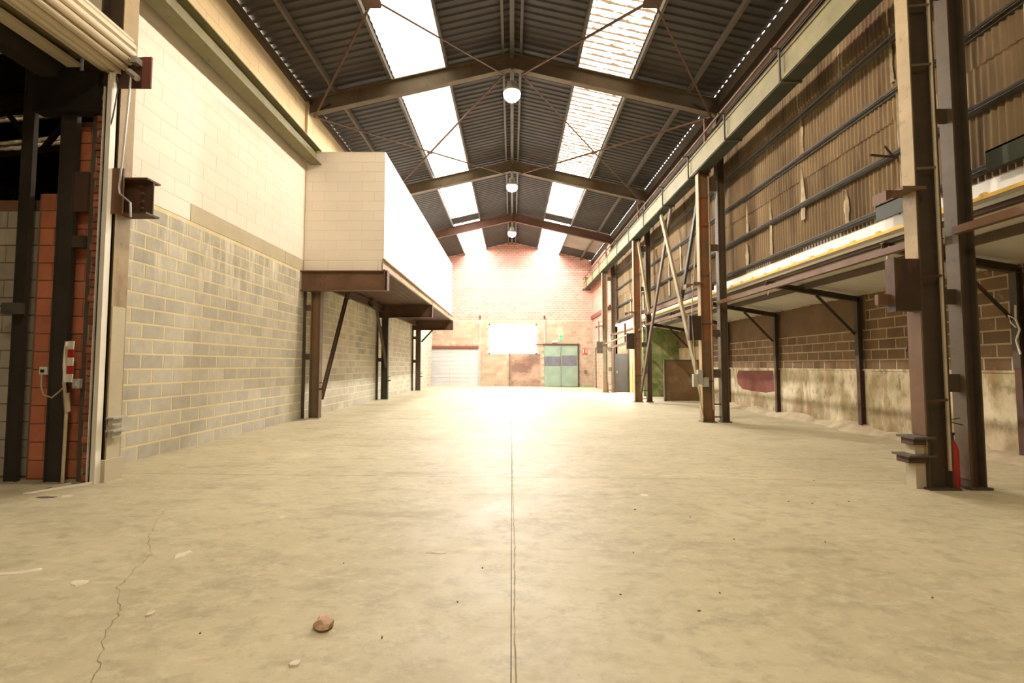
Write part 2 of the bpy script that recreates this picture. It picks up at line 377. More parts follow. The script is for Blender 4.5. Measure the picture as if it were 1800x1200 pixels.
# ================================================================== SETTING: left wall
WX = -5.0
wall_l = struct('wall_left', MB().box(-5.25, WX, 5.7, 29.0, -.1, 3.585), M['mortar'], 'lower left wall of grey concrete blocks with yellow mortar')
masonry(wall_l, 'x+', WX, 5.7, 29.0, .088, .2035, 17, .4, M['block'], 'concrete_block', .025, .003, lambda u, z: 5.6 < u < 11.4, start=.25, stuff='far_block_courses')
tr1 = struct('trim_1', MB().box(-5.25, WX - .004, 5.7, 29.0, 3.585, 3.86), M['cream_joint'], 'cast concrete ring beam along the left wall')
for a, b, m in ((5.7, 6.0, 'cream_block'), (6.0, 7.08, 'cream_block'), (7.1, 10.1, 'ring'), (10.12, 11.0, 'ring'), (11.02, 17, 'ring'), (17.02, 23, 'ring'), (23.02, 28.99, 'ring')):
    part('ring_beam_length', MB().box(WX - .02, WX + .006, a, b, 3.59, 3.855), M[m], tr1)
wall_lu = struct('wall_left_upper', MB().box(-5.25, WX, 5.7, 29.0, 3.86, 7.972).box(-5.25, WX, -7.5, 5.7, 5.3, 7.972), M['cream_joint'], 'upper left wall of cream painted aerated blocks')
masonry(wall_lu, 'x+', WX, 5.7, 11.0, 3.862, .25, 10, .62, M['cream_block'], 'painted_block', .005, .0025, lambda u, z: u > 4.4, start=.2)
masonry(wall_lu, 'x+', WX, 4.6, 16.0, 6.362, .25, 6, .62, M['upper'], 'upper_block', .006, .005, lambda u, z: u > 5.0, start=.4, stuff='far_upper_blocks')
part('concrete_pier', MB().box(WX - .02, WX + .07, 10.9, 11.15, 6.5, 7.75), M['upper'], wall_lu)
struct('wall_left_opening', MB().box(-5.25, -5.0, -7.5, 0.2, -.1, 3.86), M['mortar'], 'wall beside the shutter opening behind the camera')

# ================================================================== SETTING: back wall
YB = 29.0
def roofz(x): return 9.15 - .235 * abs(x)
gable = MB().prism((0, YB, 0), (0, YB + .3, 0), (0,0,1), [(-5.3, 4.16), (5.3, 4.16), (5.3, roofz(5.3)), (0, roofz(0)), (-5.3, roofz(5.3))])
wall_b = struct('wall_back', gable, M['brick_mortar'], 'far gable wall of red brick above tan block')
masonry(wall_b, 'y-', YB, -5.2, 5.2, 4.17, .14, 38, .30, M['brick'], 'brick', .022, .006, None, ztop=lambda u: roofz(u) - .02, stuff='brickwork')
low = MB()
OPW = (-1.43, 1.53, 2.06, 3.91)
for a, b, c, d in ((-5.3, OPW[0], -.1, 4.16), (OPW[1], 5.3, -.1, 4.16), (OPW[0], OPW[1], -.1, OPW[2]), (OPW[0], OPW[1], OPW[3], 4.16)):
    low.box(a, b, YB - .05, YB + .25, c, d)
lowp = part('lower_wall', low, M['tan_mortar'], wall_b)
def blk_skip(u, z):
    return (OPW[0]-.1 < u < OPW[1]+.1 and OPW[2]-.05 < z < OPW[3]+.05) or (u < -2.1 and z < 2.55) or (1.95 < u < 4.1 and z < 2.62)
masonry(wall_b, 'y-', YB - .05, -5.15, 5.15, .05, .2035, 20, .4, M['tan_block'], 'block', .014, .008, None, stuff='tan_blockwork', skip=blk_skip)
part('stained_patch', MB().box(-.05, 1.75, YB - .075, YB - .05, .04, 2.05), M['stain_brown'], wall_b, label='soot-stained rendered patch of a closed doorway')
# window
win = struct('window_1', None, None, 'large frosted window in the far wall'); 
fr = MB()
for a, b, c, d in ((OPW[0], OPW[0]+.05, OPW[2], OPW[3]), (OPW[1]-.05, OPW[1], OPW[2], OPW[3]), (OPW[0], OPW[1], OPW[2], OPW[2]+.05), (OPW[0], OPW[1], OPW[3]-.05, OPW[3])):
    fr.box(a - .02, b + .02, YB - .075, YB + .07, c - .02, d + .02)
part('window_frame', fr, M['glazing_frame'], win)
for k in range(3):
    a = OPW[0] + .05 + k * (OPW[1]-OPW[0]-.1) / 3; b = a + (OPW[1]-OPW[0]-.1) / 3
    part('pane', MB().box(a, b - .01, YB + .04, YB + .046, OPW[2]+.05, OPW[3]-.05), M['sky_new'], win)
# right brick wall of the last bay
wall_rb = struct('wall_right_end', MB().box(5.03, 5.3, 23.3, 29.0, -.1, 7.62), M['brick_mortar'], 'pink brick side wall of the last bay')
masonry(wall_rb, 'x-', 5.03, 23.35, 28.99, 2.9, .14, 33, .30, M['brick'], 'brick', .022, .006, None, stuff='side_brickwork')
masonry(wall_rb, 'x-', 5.03, 23.35, 28.99, .02, .2035, 14, .4, M['tan_block'], 'block', .014, .008, None, stuff='side_blockwork')
# front wall behind the camera
struct('wall_front', MB().box(-15, 7.8, -7.8, -7.5, -.2, 9.2), M['tan_block'], 'wall behind the camera')

# ================================================================== SETTING: outer right wall of the aisle
OX = 7.35
wall_r = struct('wall_right', MB().box(OX, OX + .3, -7.5, 24.0, -.2, 3.3), M['brown_mortar'], 'outer aisle wall of stained brown blocks over a lime plinth')
masonry(wall_r, 'x-', OX, 2.0, 18.0, 1.27, .205, 4, .41, M['brown_block'], 'stained_block', .028, .005, lambda u, z: u > 2, start=.1)
masonry(wall_r, 'x-', OX, 2.0, 9.6, 2.09, .205, 4, .41, M['brown_block'], 'stained_block', .028, .005, lambda u, z: u > 2, start=.1)
part('brown_render', MB().box(OX - .014, OX + .01, 9.6, 20.5, 2.09, 3.0), M['brown_render'], wall_r)
pl = MB(); 
for k in range(24):
    a, b = -1 + k * .9, -.1 + k * .9; t = random.uniform(.03, .05)
    pl.box(OX - t, OX + .01, a, b, -.15, 1.25 + random.uniform(-.012, .012))
part('plinth', MB().box(OX - .04, OX + .01, -7.5, 20.4, -.15, 1.25), M['plinth'], wall_r)
part('plinth_ledge', MB().box(OX - .055, OX + .01, -7.5, 20.4, 1.235, 1.27), M['plinth'], wall_r)
part('oxide_patch', MB().add([(OX-.043, y, z) for y, z in ((15.0,1.18),(13.0,1.2),(12.95,.62),(13.4,.56),(14.2,.57),(14.75,.6),(15.05,.75),(15.1,1.0))] +
                             [(OX-.03, y, z) for y, z in ((15.0,1.18),(13.0,1.2),(12.95,.62),(13.4,.56),(14.2,.57),(14.75,.6),(15.05,.75),(15.1,1.0))],
                             [tuple(range(8)), tuple(range(15, 7, -1))] + [(i, (i+1)%8, 8+(i+1)%8, 8+i) for i in range(8)]), M['oxide'], wall_r, label='oxide red painted patch')
# dusty fillet along the foot of the aisle wall
b = MB(); n = 130; vs = []
for i in range(n):
    y = -2 + i * 22.4 / (n - 1); w = .32 + .12 * math.sin(y * 2.1) + random.uniform(-.05, .05); h = .13 + .04 * math.sin(y * 3.3) + random.uniform(-.02, .02)
    for q, (dx, dz) in enumerate(((0, h), (w * .35, h * .75 + random.uniform(-.015,.015)), (w * .7, h * .3 + random.uniform(-.01,.01)), (w, -.01))):
        vs.append((OX - .03 - dx, y, fz(OX) + dz))
b.add(vs, [(4*i+k, 4*i+k+1, 4*i+k+5, 4*i+k+4) for i in range(n-1) for k in range(3)])
part('dusty_fillet', b, M['dirt'], wall_r)
# cross walls at the end of the aisle
wall_c = struct('wall_aisle_end', MB().box(5.78, 7.35, 20.4, 20.55, -.1, 3.05), M['moss'], 'green algae-covered cross wall closing the aisle')
wall_d = struct('wall_aisle_far', MB().box(5.03, 7.4, 23.3, 23.5, -.1, 3.3), M['brown_render'], 'brown cross wall behind the far columns')
door2 = struct('door_2', MB().box(5.18, 5.82, 23.26, 23.30, .0, 1.93), M['dark_void'], 'dark narrow door in the brown cross wall')
part('door_handle', MB().box(5.24, 5.27, 23.22, 23.26, .95, 1.08), M['bright_metal'], door2)

# ================================================================== SETTING: clad wall above the aisle
CX = 5.34
wall_k = struct('wall_cladding', None, None, 'corrugated fibre cement cladding above the aisle roof')
def corrugated(length, width, pitch=.08, amp=.013, per=6):
    n = int(round(width / pitch)) * per; b = MB(); vs = []
    for i in range(n + 1):
        y = width * i / n; x = amp * math.cos(2 * math.pi * y / pitch)
        vs += [(x, y, 0), (x, y, length)]
    return b.add(vs, [(2*i, 2*i+2, 2*i+3, 2*i+1) for i in range(n)])
SW = .08 * 13
_cl = {}
rows = [(3.44, 1.40), (4.76, 1.42), (6.10, 1.75)]
for r, (z, h) in enumerate(rows):
    me = corrugated(h, SW + .02).mesh('cladding_sheet', True); me.materials.append(M['cladding'])
    for k in range(21):
        y = 2.2 + k * SW
        if y > 23.0: continue
        o = link('cladding_sheet', me, wall_k, (CX + .012 * (k % 2) - .02 * r + .02, y, z + random.uniform(-.012, .012)))
        o.rotation_euler = (random.uniform(-.004, .004), 0, 0)
part('white_flashing', MB().box(CX + .03, CX + .06, -7.5, 23.2, 3.15, 3.60), M['white_wall'], wall_k, label='white flashing strip below the cladding')
part('near_cladding', MB().box(CX, CX + .03, -7.5, 2.2, 3.44, 7.8), M['cladding'], wall_k)
GZ = [3.50, 4.22, 5.10, 5.86, 6.75, 7.45]
for z in GZ:
    part('girt', MB().angle((CX - .035, -7.5, z), (CX - .035, 23.3, z), (0,0,1), .055, .012).tube([(CX - .085, -7.5, z + .055), (CX - .085, 23.3, z + .055)], .022, 6), M['girt'], wall_k)
# pale filler strips at the sheet laps
for k, (y, z0, z1) in enumerate([(6.2,3.5,5.3),(7.27,3.5,4.15),(8.35,4.0,5.0),(8.3,5.15,6.0),(9.42,3.5,4.9),(10.35,4.3,5.0),(6.3,5.3,6.0),(10.4,3.5,4.1),(7.3,6.0,6.6),(12.5,3.6,5.0),(13.6,3.6,4.1),(14.5,4.3,5.6),(15.6,3.7,5.0),(4.6,3.6,6.2),(4.2,4.4,4.8),(18.7,3.6,5.0),(20.7,3.6,4.6)]):
    b = MB(); nn = 14; vs = []; w = random.uniform(.035, .06); dy = 0
    for i in range(nn + 1):
        z = z0 + (z1 - z0) * i / nn; w = min(.075, max(.022, w + random.uniform(-.012, .012))); dy += random.uniform(-.006, .006)
        ww = w * min(1, (1 - i / nn) * 2.2 + .08)
        vs += [(CX - .012, y + dy - ww, z), (CX - .036, y + dy, z), (CX - .012, y + dy + ww, z)]
    b.add(vs, [(3*i+q, 3*i+q+1, 3*i+q+4, 3*i+q+3) for i in range(nn) for q in range(2)])
    part('lap_filler', b, M['filler'], wall_k)

# ================================================================== SETTING: roof
ceil = struct('ceiling', None, None, 'dark corrugated roof with two rows of skylights')
def roof_sheet(x0, x1, width, side, pitch=.2, amp=.03, sub=6, dz=0.0):
    """trapezoidal ribs running down the slope; underside seen"""
    b = MB(); vs = []; prof = []
    nw = int(round(width / pitch))
    for w in range(nw):
        for t, h in ((0, 0), (.35, 0), (.5, 1), (.85, 1)): prof.append(((w + t) * pitch, h * amp))
    prof.append((width, 0))
    for y, h in prof:
        for x in (x0, x1): vs.append((side * x, y, roofz(x) + h + dz))
    return b.add(vs, [(2*i, 2*i+1, 2*i+3, 2*i+2) for i in range(len(prof)-1)])
meshes = {}
for side in (-1, 1):
    for key, x0, x1 in (('ridge', 0.0, 1.66), ('light', 1.63, 2.95), ('eave', 2.92, 5.026)):
        meshes[side, key] = roof_sheet(x0, x1, 1.0, side, dz=.012 if key == 'light' else 0).mesh('roof_sheet')
def sheet_obj(side, key, y, mat, name):
    me = meshes.get((side, key, mat.name))
    if me is None:
        me = meshes[side, key].copy(); me.materials.append(mat); meshes[side, key, mat.name] = me
    return link(name, me, ceil, (0, y, 0))
for side in (-1, 1):
    for k in range(22):
        y = 7.2 + k
        pale = y > 23 and side > 0
        sheet_obj(side, 'ridge', y, M['roof'], 'roof_sheet')
        sheet_obj(side, 'eave', y, M['roof_pale'] if pale and y < 27 else M['roof'], 'roof_sheet')
        if 22.15 < y < 23.0: 
            sheet_obj(side, 'light', y, M['roof'], 'roof_sheet')
        else:
            sheet_obj(side, 'light', y, M['sky_new'] if y > 23 else (M['sky_mid' if y > 16.9 else 'sky_clear'] if side < 0 else M['sky_mid_dirty' if y > 16.9 else 'sky_dirty']), 'skylight_sheet')
    for key, x0, x1, mm in (('r', 0, 1.66, 'roof'), ('l', 1.63, 2.95, 'sky_clear' if side < 0 else 'sky_dirty'), ('e', 2.92, 5.026, 'roof')):
        part('roof_sheet' if mm == 'roof' else 'skylight_sheet', roof_sheet(x0, x1, 15.0, side).add([], []), M[mm], ceil).location = (0, -7.8, 0)
part('ridge_cap', MB().prism((0,-7.8,9.2), (0,29.3,9.2), (0,0,1), [(-.4,-.08),(0,.02),(.4,-.08),(.4,-.06),(0,.04),(-.4,-.06)]), M['roof'], ceil)
# outer roof edges over the walls
for side in (-1, 1):
    for x, w, h, mt in ((.22, .06, .14, 'purlin'), (1.60, .06, .13, 'purlin'), (2.97, .06, .13, 'purlin'), (4.33, .07, .13, 'purlin')):
        z = roofz(x) - .075
        o = part('purlin', MB().bar((side*x, -7.5, z), (side*x, 28.98, z), w, h), M[mt], ceil)
# ridge conduit tray
part('ridge_tray', MB().box(-.05, .05, 4, 28.9, 8.98, 9.03), M['purlin'], ceil)
# eaves on the right
part('eave_gutter', MB().prism((5.2,-7.5,7.80), (5.2,29.0,7.80), (0,0,1), [(-.19,-.16),(.17,-.16),(.17,.16),(.15,.16),(.15,-.13),(-.175,-.13),(-.175,.165),(-.19,.165)]), M['dark_steel'], ceil)
part('eave_beam', MB().ibeam((5.08,-7.5,7.38), (5.08,28.9,7.38), (0,0,1), .2, .12), M['dark_steel'], ceil)
part('eave_beam', MB().ibeam((4.95,-7.5,7.05), (4.95,23.2,7.05), (0,0,1), .12, .10), M['dark_steel'], ceil)
part('eave_bead', MB().bar((-4.95,-7.5,7.77), (-4.95,28.9,7.77), .1, .12), M['dark_steel'], ceil)

# ================================================================== SETTING: hall next door (through the shutter opening)
sh = struct('wall_side_hall', MB().box(-15, -14.8, -7.5, 24, -.2, 8).box(-15, -5.2, 23.8, 24, -.2, 8), M['side_grey'], 'dark walls of the hall next door')
sr = struct('ceiling_side_hall', None, None, 'dark roof of the hall next door with narrow skylights')
ys = [-7.5, 7.3, 7.6, 9.15, 9.45, 10.05, 10.5, 15.2, 15.5, 24]
for i in range(len(ys) - 1):
    lit = i % 2 == 1
    part('skylight_sheet' if lit else 'roof_sheet', MB().hexa([(-15,ys[i],5.9),(-5.2,ys[i],7.0),(-5.2,ys[i+1],7.0),(-15,ys[i+1],5.9),(-15,ys[i],5.95),(-5.2,ys[i],7.05),(-5.2,ys[i+1],7.05),(-15,ys[i+1],5.95)]), M['sky_dirty'] if lit else M['roof'], sr)
for y in (8.4, 11.6, 17.0):
    b = MB(); b.ibeam((-15,y,5.55),(-5.2,y,6.65),(0,0,1),.3,.16)
    for k in range(6):
        x = -14 + k * 1.5; z = 5.55 + (x + 15) * .112
        b.bar((x, y, z), (x + .75, y, z - .9), .07, .07); b.bar((x + .75, y, z - .9), (x + 1.5, y, z + .1), .07, .07)
    b.bar((-15, y, 4.65), (-5.2, y, 5.65), .1, .1)
    part('roof_truss', b, M['dark_steel'], sr)

# ================================================================== THINGS: roof frames
def rafter(y, label, mat):
    t = thing('roof_rafter', label, 'rafter', (0, y, 8.6), 'steel roof rafters')
    for s in (-1, 1):
        dz = .232
        part('rafter_beam', MB().ibeam((0, y, 8.80), (s * 5.02, y, 8.80 - dz * 5.02), (0,0,1), .39, .17, .012, .022), mat, t)
    part('ridge_plate', MB().box(-.02, .02, y - .09, y + .09, 8.55, 9.0), mat, t)
    for s in (-1, 1):
        part('eave_gusset', MB().prism((s*4.72, y - .06, 0), (s*4.72, y + .06, 0), (0,0,1), [(-.28*s,7.72),(.28*s,7.66),(.28*s,7.40)]), mat, t)
    return t
rafter(5.0, 'steel rafter over the camera end of the hall', M['rafter'])
rafter(11.05, 'nearest visible steel rafter, above the first hanging lamp', M['rafter'])
rafter(17.05, 'middle steel rafter, behind the crossed tie rods', M['rafter'])
rafter(23.05, 'red-brown steel rafter nearest the far brick gable', M['rafter_red'])
# crossed tie rods
def ties(y0, side, label, gs):
    z = lambda x: 8.52 - .232 * x
    t = thing('roof_tie_cross', label, 'tie rods', (side*2.55, (y0+y0+6)/2, z(2.55)), 'crossed roof ties')
    for a, b in (((4.85, y0), (.22, y0 + 6)), ((.22, y0), (4.85, y0 + 6))):
        part('tie_rod', MB().angle((side*a[0], a[1], z(a[0])), (side*b[0], b[1], z(b[0])), (0,0,1), .038, .01), M['tie'], t)
    part('gusset_plate', MB().prism((side*2.55, y0+3, z(2.55)-.012), (side*2.55, y0+3, z(2.55)+.0), (0,1,0),
         [(a_*gs, b_*gs) for a_, b_ in ((-.8,-1),(.8,-1),(1,-.5),(1,.5),(.8,1),(-.8,1),(-1,.5),(-1,-.5))]), M['rust_dark'], t)
ties(5.05, -1, 'crossed rusty tie rods under the nearest left skylight', .17); ties(5.05, 1, 'crossed rusty tie rods under the nearest dirty right skylight', .17)
ties(11.05, -1, 'crossed rusty tie rods between the first and second rafter, left slope', .08); ties(11.05, 1, 'crossed rusty tie rods between the first and second rafter, right slope', .08)

# lamps
names = ['high-bay lamp hanging behind the camera', 'high-bay lamp hanging above the camera end', 'lit high-bay lamp under the nearest visible rafter, the largest glare',
         'lit high-bay lamp under the middle rafter', 'lit high-bay lamp nearest the far brick gable, the smallest']
for (y, w, c), nm in zip(LAMPS, names):
    t = thing('highbay_lamp', nm, 'lamp', (0, y, 8.0), 'ridge lamps')
    part('housing', MB().lathe((0, y, 8.04), [(.05,.26),(.11,.24),(.12,.12),(.21,.07),(.22,0),(.2,0)], 20), M['grey_box'], t, True)
    part('lens', MB().lathe((0, y, 8.02), [(.20,.02),(.205,-.03),(.185,-.09),(.14,-.14),(.07,-.17),(.01,-.178)], 24), M['lamp_lens'], t, True)
    part('cord', MB().tube([(0, y, 8.29), (0, y, 9.0)], .008, 6), M['black'], t)
    part('hanger', MB().bar((-.12, y, 8.34), (.12, y, 8.34), .02, .03).tube([(-.11, y, 8.34), (-.14, y, 8.12)], .008, 5).tube([(.11, y, 8.34), (.14, y, 8.12)], .008, 5), M['grey_box'], t)
    ld = bpy.data.lights.new('highbay_light', 'SPOT'); ld.spot_size = math.radians(176); ld.spot_blend = .06; ld.shadow_soft_size = .12; ld.energy = w; ld.color = c
    lo = bpy.data.objects.new('highbay_light', ld); COL.objects.link(lo); lo.location = (0, y, 7.80)

# ================================================================== THINGS: right crane columns
def bolts(b, pts, axis, r=.014, l=.02):
    for p in pts:
        q = Vector(p); d = Vector(axis) * l; b.tube([q, q + d], r, 6)
    return b
def col_right(i, y, label, m_front, m_rear, near=False):
    t = thing('crane_column', label, 'column', (4.8, y, 0), 'twin steel columns along the aisle')
    yc = y + .09
    fc = part('front_column', MB().ibeam((4.665, yc, -.02), (4.665, yc, 6.05), (1,0,0), .27, .18, .012, .018), m_front, t)
    rc = part('rear_column', MB().ibeam((5.075, yc, -.02), (5.075, yc, 7.42), (1,0,0), .17, .17, .012, .018), m_rear, t)
    part('inner_flange_plate', MB().box(4.522, 4.53, yc - .085, yc + .085, .35 if near else .02, 6.0), M['beige_steel'], fc, label='beige painted inner flange')
    part('rear_flange_plate', MB().box(4.983, 4.99, yc - .08, yc + .08, .1, 7.3), M['flange_brown'], rc)
    for z in ((1.05, 1.25), (2.03, 2.2), (4.12, 4.28), (5.6, 5.8)):
        part('batten', MB().box(4.80, 4.99, yc - .02, yc + .02, z[0], z[1]), m_rear, t)
    for z in (.12, .42) if not near else ():
        part('rung', MB().bar((4.79, yc-.02, z), (4.99, yc-.02, z), .03, .03), M['dark_steel'], t)
    part('base_plate', MB().box(4.50, 4.84, yc - .13, yc + .13, -.01, .02), m_rear, t)
    part('base_plate', MB().box(4.96, 5.2, yc - .11, yc + .11, -.01, .02), m_rear, t)
    part('top_plate', MB().box(4.48, 4.82, yc - .14, yc + .14, 6.03, 6.055), M['dark_steel'], t)
    # conduit clipped into the web, with its straps
    part('conduit', MB().tube([(4.775, yc - .075, .2 + .1 * i), (4.775, yc - .075, 2.6), (4.77, yc - .08, 2.7), (4.775, yc - .075, 5.95)], .018, 6), M['cable'], t)
    for z in (.95, 2.32, 3.55, 4.75, 5.45):
        part('strap', MB().bar((4.54, yc - .088, z), (4.79, yc - .088, z + .02), .006, .028), M['col_steel'] if z > 3 else M['rust_dark'], fc)
    # corbel box on the hall side
    part('corbel', MB().box(4.25, 4.53, yc - .09, yc + .02, 1.95, 2.53).box(4.24, 4.26, yc - .095, yc + .03, 1.94, 2.54), M['corbel'], t, label='rusty steel corbel box')
    part('corbel_shelf', MB().box(4.34, 4.6, yc - .14, yc + .14, 3.30, 3.335).prism((4.36, yc - .1, 3.30), (4.36, yc + .1, 3.30), (0,0,1), [(0,0),(-.18,0),(-.18,-.12)]), M['rust'], t)
    if not near:
        part('base_bolt', bolts(MB(), [(4.6, yc-.1, .06), (4.6, yc-.1, .14)], (0,-1,0)), M['dark_steel'], t)
    return t
YR = [5.1, 11.05, 17.1, 23.1]
c1 = col_right(0, YR[0], 'nearest twin steel column on the right, with cut-off stub brackets at its foot', M['dark_steel'], M['dark_steel'], True)
c2 = col_right(1, YR[1], 'rust-streaked twin steel column with grey switch boxes, second from the camera', M['rusty_col'], M['rear_steel'])
c3 = col_right(2, YR[2], 'orange-rusted twin steel column in front of the green wall', M['rusty_col'], M['rear_steel'])
c4 = col_right(3, YR[3], 'farthest twin steel column, against the pink brick side wall', M['col_steel'], M['rear_steel'])
# nearest column: stub brackets, cut plate
yc = YR[0] + .09
for z, x0 in ((.545, 4.36), (.35, 4.30)):
    part('stub_plate', MB().box(x0, 4.60, yc - .12, yc + .12, z, z + .022), M['girt'], c1)
    part('stub_bracket', MB().box(x0 + .02, 4.54, yc - .08, yc + .08, z - .07, z), M['rust_dark'], c1)
part('foot_flange', MB().box(4.42, 4.53, yc - .05, yc + .08, .0, .56), M['ring'], c1, label='pale dusty column foot')
part('rusty_flange', MB().box(4.514, 4.522, yc - .088, yc + .088, .58, 2.45), M['rust'], c1)
part('angle_stub', MB().box(4.10, 4.25, yc - .03, yc + .02, 2.02, 2.14), M['rust'], c1)
part('wire_end', MB().tube([(4.84, yc-.05, .75), (4.92, yc-.06, .77)], .005, 5).tube([(4.84, yc-.05, .72), (4.95, yc-.06, .69)], .005, 5), M['black'], c1)
ext = thing('fire_extinguisher', 'red cylinder standing behind the nearest right column foot', 'extinguisher', (4.885, 5.2, 0))
part('cylinder', MB().lathe((4.885, 5.2, 0.0), [(.045,0),(.055,.02),(.055,.42),(.03,.5),(.02,.52)], 14), M['red'], ext, True)
part('valve', MB().lathe((4.885, 5.2, .52), [(.018,0),(.018,.05),(.03,.06),(.03,.08)], 10), M['black'], ext)
# switch boxes of the second column
yc = YR[1] + .09
for x, z, w, h in ((4.29, .84, .10, .30), (4.40, .90, .11, .34), (4.53, .84, .12, .22)):
    sb = part('switch_box', MB().box(x, x + w, yc - .16, yc - .06, z, z + h), M['grey_box'], c2)
part('conduit', MB().tube([(4.45, yc - .1, .84), (4.47, yc - .1, .45), (4.53, yc - .09, .1)], .014, 6).tube([(4.36, yc - .1, 1.2), (4.3, yc - .08, 2.5), (4.45, yc-.08, 4.5)], .012, 6), M['cable'], c2)
yc = YR[3] + .09
part('loop_bracket', MB().tube([(4.53, yc, 3.55), (4.36, yc, 3.55), (4.36, yc, 2.0), (4.53, yc, 2.0)], .025, 6), M['rust_dark'], c4)

# diagonal braces of the second bay
BX = 4.66
for p0, p1, mt, lb, w in (((BX-.04, 14.15, 5.98), (BX-.04, 11.3, .55), 'olive_brace', 'long olive diagonal brace running down to the foot of the switch-box column', .15),
                      ((BX+.04, 13.5, 5.98), (BX+.04, 16.95, .35), 'rear_steel', 'long brown diagonal brace running down to the orange-rusted column', .15),
                      ((BX+.06, 11.35, 5.98), (BX+.06, 12.85, 3.15), 'darkgreen', 'short dark brace hanging from the top of the switch-box column', .13),
                      ((BX+.02, 17.0, 5.9), (BX+.02, 15.75, 3.15), 'olive_brace', 'short olive brace hanging from the top of the orange-rusted column', .13)):
    t = thing('diagonal_brace', lb, 'brace', p1, 'diagonal braces under the right crane beam')
    part('channel', MB().prism(p0, p1, (1,0,0), [(-w/2,-.03),(w/2,-.03),(w/2,.03),(w/2-.012,.03),(w/2-.012,-.018),(-w/2+.012,-.018),(-w/2+.012,.03),(-w/2,.03)]), M[mt], t)
    d = (Vector(p1) - Vector(p0)).normalized()
    part('end_plate', MB().bar(Vector(p0), Vector(p0) + d * .22, .2, .016, (1,0,0)), M[mt], t)

# right crane beam
t = thing('crane_beam', 'olive green crane runway beam along the right columns', 'beam', (4.62, 11, 6.05))
part('beam', MB().box(4.495, 4.51, -6, 28.75, 6.06, 6.5).box(4.47, 4.78, -6, 28.75, 6.48, 6.505), M['green_steel'], t)
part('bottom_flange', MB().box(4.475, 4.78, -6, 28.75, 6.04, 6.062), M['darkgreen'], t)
part('outer_web', MB().box(4.70, 4.715, -6, 28.75, 6.062, 6.48), M['darkgreen'], t)
part('bottom_lip', MB().box(4.455, 4.475, -6, 28.75, 6.055, 6.10), M['green_steel'], t)
part('rail', MB().box(4.59, 4.65, -6, 28.6, 6.505, 6.57), M['rust_dark'], t)
part('end_stop', MB().box(4.40, 4.9, 28.55, 28.8, 6.02, 6.1).box(4.55, 4.7, 28.5, 28.62, 6.5, 6.8), M['rust_dark'], t)
part('conductor_pipe', MB().tube([(4.36, 3.0, 6.62), (4.36, 28.4, 6.62)], .022, 8), M['tie'], t)
for k in range(12):
    y = 5.45 + 2.0 * k
    part('pipe_clamp', MB().bar((4.44, y, 6.60), (4.44, y, 6.04), .03, .03, (1,0,0)).bar((4.30, y, 6.60), (4.46, y, 6.60), .03, .02).bar((4.44, y, 6.035), (4.80, y, 6.035), .04, .03), M['girt'], t)
for y in YR[1:]:
    part('hanger', MB().box(4.72, 4.78, y+.04, y+.1, 6.5, 7.4), M['rust'], t)
# left crane beam
t = thing('crane_beam', 'olive green crane beam along the cream left wall', 'beam', (-4.76, 11, 6.2))
part('beam', MB().ibeam((-4.74, -6, 6.355), (-4.74, 10.98, 6.355), (0,0,1), .35, .28, .014, .02), M['green_steel'], t)
part('rail', MB().box(-4.77, -4.71, -6, 10.9, 6.53, 6.57), M['dark_steel'], t)

# ================================================================== THINGS: aisle roof
pr = thing('aisle_roof', 'white insulated panel roof with yellow foam edges over the aisle', 'roof', (6.3, 9, 3.0))
def aisz(x): return 3.20 - .175 * (x - 5.3)
for k in range(27):
    y0 = -6.0 + k * 1.0
    if y0 > 20.2: continue
    y1 = min(y0 + .992, 20.4)
    p = part('roof_panel', MB().hexa([(5.3,y0,aisz(5.3)),(7.42,y0,aisz(7.42)),(7.42,y1,aisz(7.42)),(5.3,y1,aisz(5.3)),(5.3,y0,aisz(5.3)+.05),(7.42,y0,aisz(7.42)+.05),(7.42,y1,aisz(7.42)+.05),(5.3,y1,aisz(5.3)+.05)]), M['panel_white'], pr)
    e = MB().box(5.285, 5.3, y0, y1 + .008, aisz(5.3) + .008, aisz(5.3) + .05)
    for q in (.12, .62):
        e.hexa([(5.285,y0+q-.05,aisz(5.3)+.05),(5.32,y0+q-.05,aisz(5.3)+.05),(5.32,y0+q+.05,aisz(5.3)+.05),(5.285,y0+q+.05,aisz(5.3)+.05),(5.285,y0+q-.025,aisz(5.3)+.08),(5.32,y0+q-.025,aisz(5.3)+.08),(5.32,y0+q+.025,aisz(5.3)+.08),(5.285,y0+q+.025,aisz(5.3)+.08)])
    part('foam_edge', e, M['foam'], p)
fe = MB(); 
for i in range(170):
    y = -4 + i * .145; r = random.uniform(.012, .035)
    fe.box(7.33 - r, 7.36, y, y + .15, aisz(7.35) - r * 1.2, aisz(7.35) + .01)
part('wall_foam', fe, M['filler'], pr)
for x, lb, mt, w, h in ((5.46, 'brown timber eaves purlin under the foam edge of the aisle roof', 'rust_dark', .10, .07), (6.15, 'dark purlin under the middle of the white aisle roof', 'rear_steel', .08, .11)):
    single('aisle_purlin', MB().bar((x, -6, aisz(x) - h/2 - .004), (x, 20.4, aisz(x) - h/2 - .004), w, h), M[mt], lb, 'purlin')
t = thing('aisle_tie_beam', 'rusty angle beam linking the right columns below the aisle roof', 'beam', (4.9, 8, 2.8))
for a, b in ((-6, 5.1), (5.28, 11.05), (11.25, 17.1), (17.3, 23.1)):
    part('angle_length', MB().angle((4.90, a, 2.80), (4.90, b, 2.80), (0,0,1), .085, .014), M['rust'], t)
t = thing('walkway_beam', 'rusty horizontal beam below the clad wall between the two long braces', 'beam', (4.9, 13, 3.15))
part('beam', MB().bar((4.92, 11.3, 3.26), (4.92, 17.0, 3.26), .08, .14), M['rust'], t)
t = thing('pipe_rail', 'beige pipe and rusty channel between the two farthest right columns', 'rail', (4.75, 20, 2.2))
